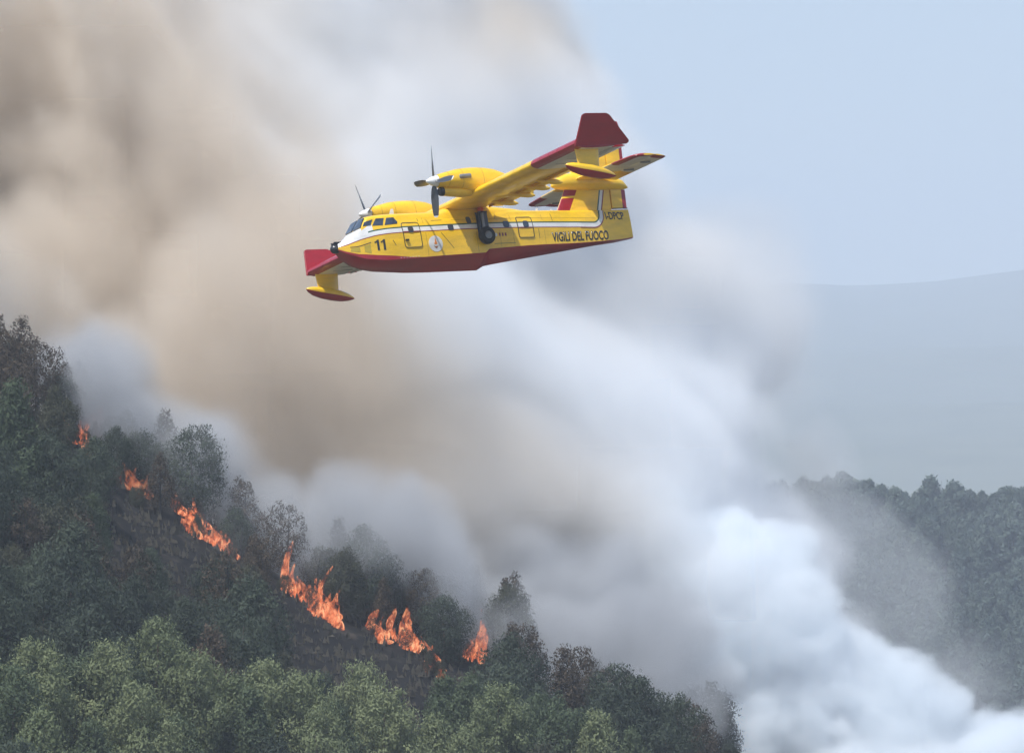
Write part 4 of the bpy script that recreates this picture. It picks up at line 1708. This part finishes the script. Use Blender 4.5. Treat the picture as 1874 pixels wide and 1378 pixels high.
# ------------------------------------------------ tail
def fin_half(a, z):
    le = 15.15 + (z - 1.85) * .594
    k = min(max((a - le) / max(20.1 - le, .1), 0), 1)
    t = .30 - .03 * (z - 1.7)
    return max(.02, t * 2.2 * (.2969 * k ** .5 - .126 * k - .3516 * k * k + .2843 * k ** 3 - .1015 * k ** 4) / .5 + .02)


FINZ = [1.55, 1.8, 2.1, 2.44, 2.56, 2.9, 3.2, 3.6, 4.2, 4.9, 5.6, 6.2, 6.6, 6.8, 6.87]


def fin_stripe(z):
    k = min(max((z - 1.72) / 1.5, -.2), 1.2)
    return 17.72 + .46 * k


def build_fin():
    v, f, m = [], [], []
    cols = None
    for z in FINZ:
        le = 15.15 + (z - 1.85) * .594 + (.25 if z > 6.85 else .08 if z > 6.7 else 0)
        te = 18.72 + .05 * (z - 1.7)
        s = fin_stripe(z)
        xs_ = [le, le + .03, le + .12, le + .35, le + .80, le + 1.3]
        hi = [s, s + .09, s + .28, s + .36, te]
        if xs_[-1] > hi[0] - .02:
            xs_ = [le + (hi[0] - .03 - le) * k for k in (0, .02, .1, .35, .7, .9)] if hi[0] - le > .3 else [le + (te - le) * k for k in (0, .02, .06, .15, .3, .4)]
            if hi[0] - le <= .3:
                hi = [le + (te - le) * k for k in (.5, .62, .75, .88, 1)]
        row = xs_ + hi
        cols = len(row)
        for sgn in (1, -1):
            for a in row:
                v.append((a, sgn * fin_half(a, z), z))
    n = 2 * cols
    for i in range(len(FINZ) - 1):
        zm = (FINZ[i] + FINZ[i + 1]) / 2
        for sgn in (0, 1):
            for j in range(cols - 1):
                p0 = i * n + sgn * cols + j
                q = (p0, p0 + 1, p0 + n + 1, p0 + n)
                f.append(q if sgn else tuple(reversed(q)))
                mt = 0
                if j < 4 and zm < 3.5 and not (2.44 < zm < 2.56):
                    mt = 1
                if j in (6, 7, 8) and zm < 3.4:
                    mt = {6: 4, 7: 2, 8: 3}[j]
                m.append(mt)
        f.append((i * n, i * n + n, i * n + n + cols, i * n + cols))
        m.append(0)
        e = cols - 1
        f.append((i * n + e, i * n + e + cols, i * n + n + e + cols, i * n + n + e))
        m.append(0)
    t = (len(FINZ) - 1) * n
    for j in range(cols - 1):
        f.append((t + j, t + j + 1, t + cols + j + 1, t + cols + j))
        m.append(0)
    o = part('tail_fin', v, f, [YEL, RED, WHT, MAR, GRN], midx=m, angle=40)
    bm = bmesh.new()
    bm.from_mesh(o.data)
    bmesh.ops.recalc_face_normals(bm, faces=bm.faces[:])
    bm.to_mesh(o.data)
    bm.free()
    return o


FIN = build_fin()


def taper_plate(name, rows, mats, midx, parent=None, swing=0, hinge=0):
    """rows of (z, [(a, half)...]) joined into a closed plate"""
    v, f, m = [], [], []
    c = len(rows[0][1])
    n = 2 * c
    for z, q in rows:
        for sgn in (1, -1):
            for a, h in q:
                y = sgn * h + (a - hinge) * math.tan(math.radians(swing)) * (1 if swing else 0)
                v.append((a, y, z))
    for i in range(len(rows) - 1):
        for sgn in (0, 1):
            for j in range(c - 1):
                p0 = i * n + sgn * c + j
                f.append((p0, p0 + 1, p0 + n + 1, p0 + n))
                m.append(midx(j))
        f.append((i * n, i * n + n, i * n + n + c, i * n + c))
        m.append(midx(0))
        f.append((i * n + c - 1, i * n + n - 1, i * n + 2 * n - 1, i * n + n + c - 1))
        m.append(midx(c - 2))
    for t in (0, (len(rows) - 1) * n):
        for j in range(c - 1):
            f.append((t + j, t + j + 1, t + c + j + 1, t + c + j))
            m.append(midx(j))
    o = part(name, v, f, mats, parent, m, angle=40)
    bm = bmesh.new()
    bm.from_mesh(o.data)
    bmesh.ops.recalc_face_normals(bm, faces=bm.faces[:])
    bm.to_mesh(o.data)
    bm.free()
    return o


# rudder in two pieces, with the red trailing strip
taper_plate('rudder', [(z, [(18.78 + .05 * (z - 1.7), .15), (19.2, .12), (19.55 + .06 * (z - 1.8), .06), (19.84 + .06 * (z - 1.8), .02)]) for z in (1.78, 2.3, 2.85)],
            [YEL, RED], lambda j: 1 if j == 2 else 0)
taper_plate('rudder', [(z, [(18.78 + .05 * (z - 1.7), .11), (19.3, .10), (19.72 + .06 * (z - 1.8), .05), (19.95 + .06 * (z - 1.8), .02)]) for z in (3.75, 4.8, 6.0, 6.5)]
            + [(6.85, [(19.1, .06), (19.4, .06), (19.9, .04), (20.15, .02)])], [YEL, RED], lambda j: 1 if j == 2 else 0)
strip('skin_seam', [(18.7, 1.73), (19.78, 1.74)], .05, LINE, off=.02, surf=lambda a, z: max(.02, hull_y(min(a, 19.8), 1.4) * .9))
# long pointed fairing where the tailplane crosses the fin
ac = [(14.95, .03, -.18), (15.05, .13, -.14), (15.3, .28, -.06), (15.8, .42, .02), (16.6, .50, .04), (17.5, .50, .0), (18.4, .44, -.05), (19.2, .36, -.12), (19.75, .27, -.22), (20.12, .05, -.36)]
rev('tail_fairing', ac, [YEL], cz=3.36, seg=22, sy=.98, sz=1.08)
STAB = []
for sd in (1, -1):
    def stm(y, x, u):
        if abs(y) > 3.7 and x < .24 or abs(y) > 5.45:
            return 1
        if abs(y) > 3.2 and u:
            return 1
        return 0 if u or abs(y) < 2.2 else 2
    stn = [(sd * y, le, 18.35 - le, 3.44, .8) for y, le in ((.2, 16.40), (1.2, 16.48), (2.2, 16.55), (3.7, 16.68), (4.3, 16.74), (5.2, 16.86), (5.5, 17.0), (5.68, 17.2), (5.76, 17.5))]
    sb = loft('tailplane', stn, [YEL, RED, WHT], stm)
    et = [(.45, 18.30, .85), (2.2, 18.30, .85), (2.21, 18.30, .85), (4.3, 18.30, .85), (5.2, 18.30, .85), (5.6, 18.30, .80), (5.74, 18.30, .62)]
    el = loft('elevator', [(sd * y, a, c, 3.43, .7) for y, a, c in et], [YEL, RED, WHT], lambda y, x, u: (1 if (u and abs(y) > 3.0) or abs(y) > 5.0 else 0 if u or abs(y) < 2.2 else 2))
    hx, hz, an = -18.33, 3.43, math.radians(7)
    for q in el.data.vertices:
        x, z = q.co.x - hx, q.co.z - hz
        q.co.x, q.co.z = hx + x * math.cos(an) - z * math.sin(an), hz + z * math.cos(an) + x * math.sin(an)
    for y in (2.9, 4.6):
        box('hinge_bracket', (18.05, sd * y - .025, 3.26), (18.7, sd * y + .025, 3.33), GREY, sb, .01)

# ------------------------------------------------ landing gear, beacon, aerials
gear = box('landing_gear_leg', (8.82, 1.28, .15), (9.30, 1.56, 1.44), NAVY, bev=.05)
box('gear_strut', (8.94, 1.54, .5), (9.04, 1.64, 1.35), GREY, gear, .03)


def wheel(name, a, y0, y1, z, prof, mats, parent):
    v, f = [], []
    seg = 28
    for r, k in prof:
        for i in range(seg):
            t = 2 * math.pi * i / seg
            v.append((a + r * math.cos(t), y0 + (y1 - y0) * k, z + r * math.sin(t)))
    for i in range(len(prof) - 1):
        for j in range(seg):
            l = (j + 1) % seg
            f.append((i * seg + j, i * seg + l, (i + 1) * seg + l, (i + 1) * seg + j))
    f += [tuple(reversed(range(seg))), tuple(range((len(prof) - 1) * seg, len(prof) * seg))]
    return part(name, v, f, mats, parent, angle=40)


for sd in (1,):
    TY = paint('tyre_rubber', (.016, .017, .02), .75, 0, coat=0)
    wh = wheel('wheel', 9.12, 1.36, 1.78, .11, [(.40, 0), (.48, .2), (.50, .5), (.48, .8), (.40, .98), (.30, 1.0), (.26, .93)], [TY], gear)
    wheel('hub', 9.12, 1.70, 1.79, .11, [(.24, 0), (.22, .8), (.15, 1.0), (.12, .7)], [GREY], gear)
box('landing_gear_leg', (8.82, -1.56, .15), (9.30, -1.28, 1.44), NAVY, bev=.05)
rev('beacon_light', [(9.02, .03, 0), (9.06, .12, 0), (9.2, .15, 0), (9.33, .12, 0), (9.37, .03, 0)], [ORG], cy=1.22, cz=1.66, seg=14)


def blade_aerial(a, z, h, w, y=0.0):
    v = [(a, y - .02, z), (a + w, y - .02, z), (a + w * .95, y - .012, z + h), (a + w * .55, y - .012, z + h),
         (a, y + .02, z), (a + w, y + .02, z), (a + w * .95, y + .012, z + h), (a + w * .55, y + .012, z + h)]
    part('blade_aerial', v, [(0, 1, 2, 3), (7, 6, 5, 4), (0, 4, 5, 1), (1, 5, 6, 2), (2, 6, 7, 3), (3, 7, 4, 0)], [WHT], smooth=False)


blade_aerial(3.75, 1.68, .38, .34, .35)
blade_aerial(13.6, 1.62, .32, .22)
blade_aerial(14.6, 1.62, .24, .16)
for k in range(14):
    a = 2.2 + k * .19
    zc = ip(a, CHIN) + .02
    box('rivet_plate', (a, hull_y(a, zc + .05) - .01, zc + .05), (a + .05, hull_y(a, zc + .05) + .015, zc + .085), WHT, bev=0) if k > 6 else None
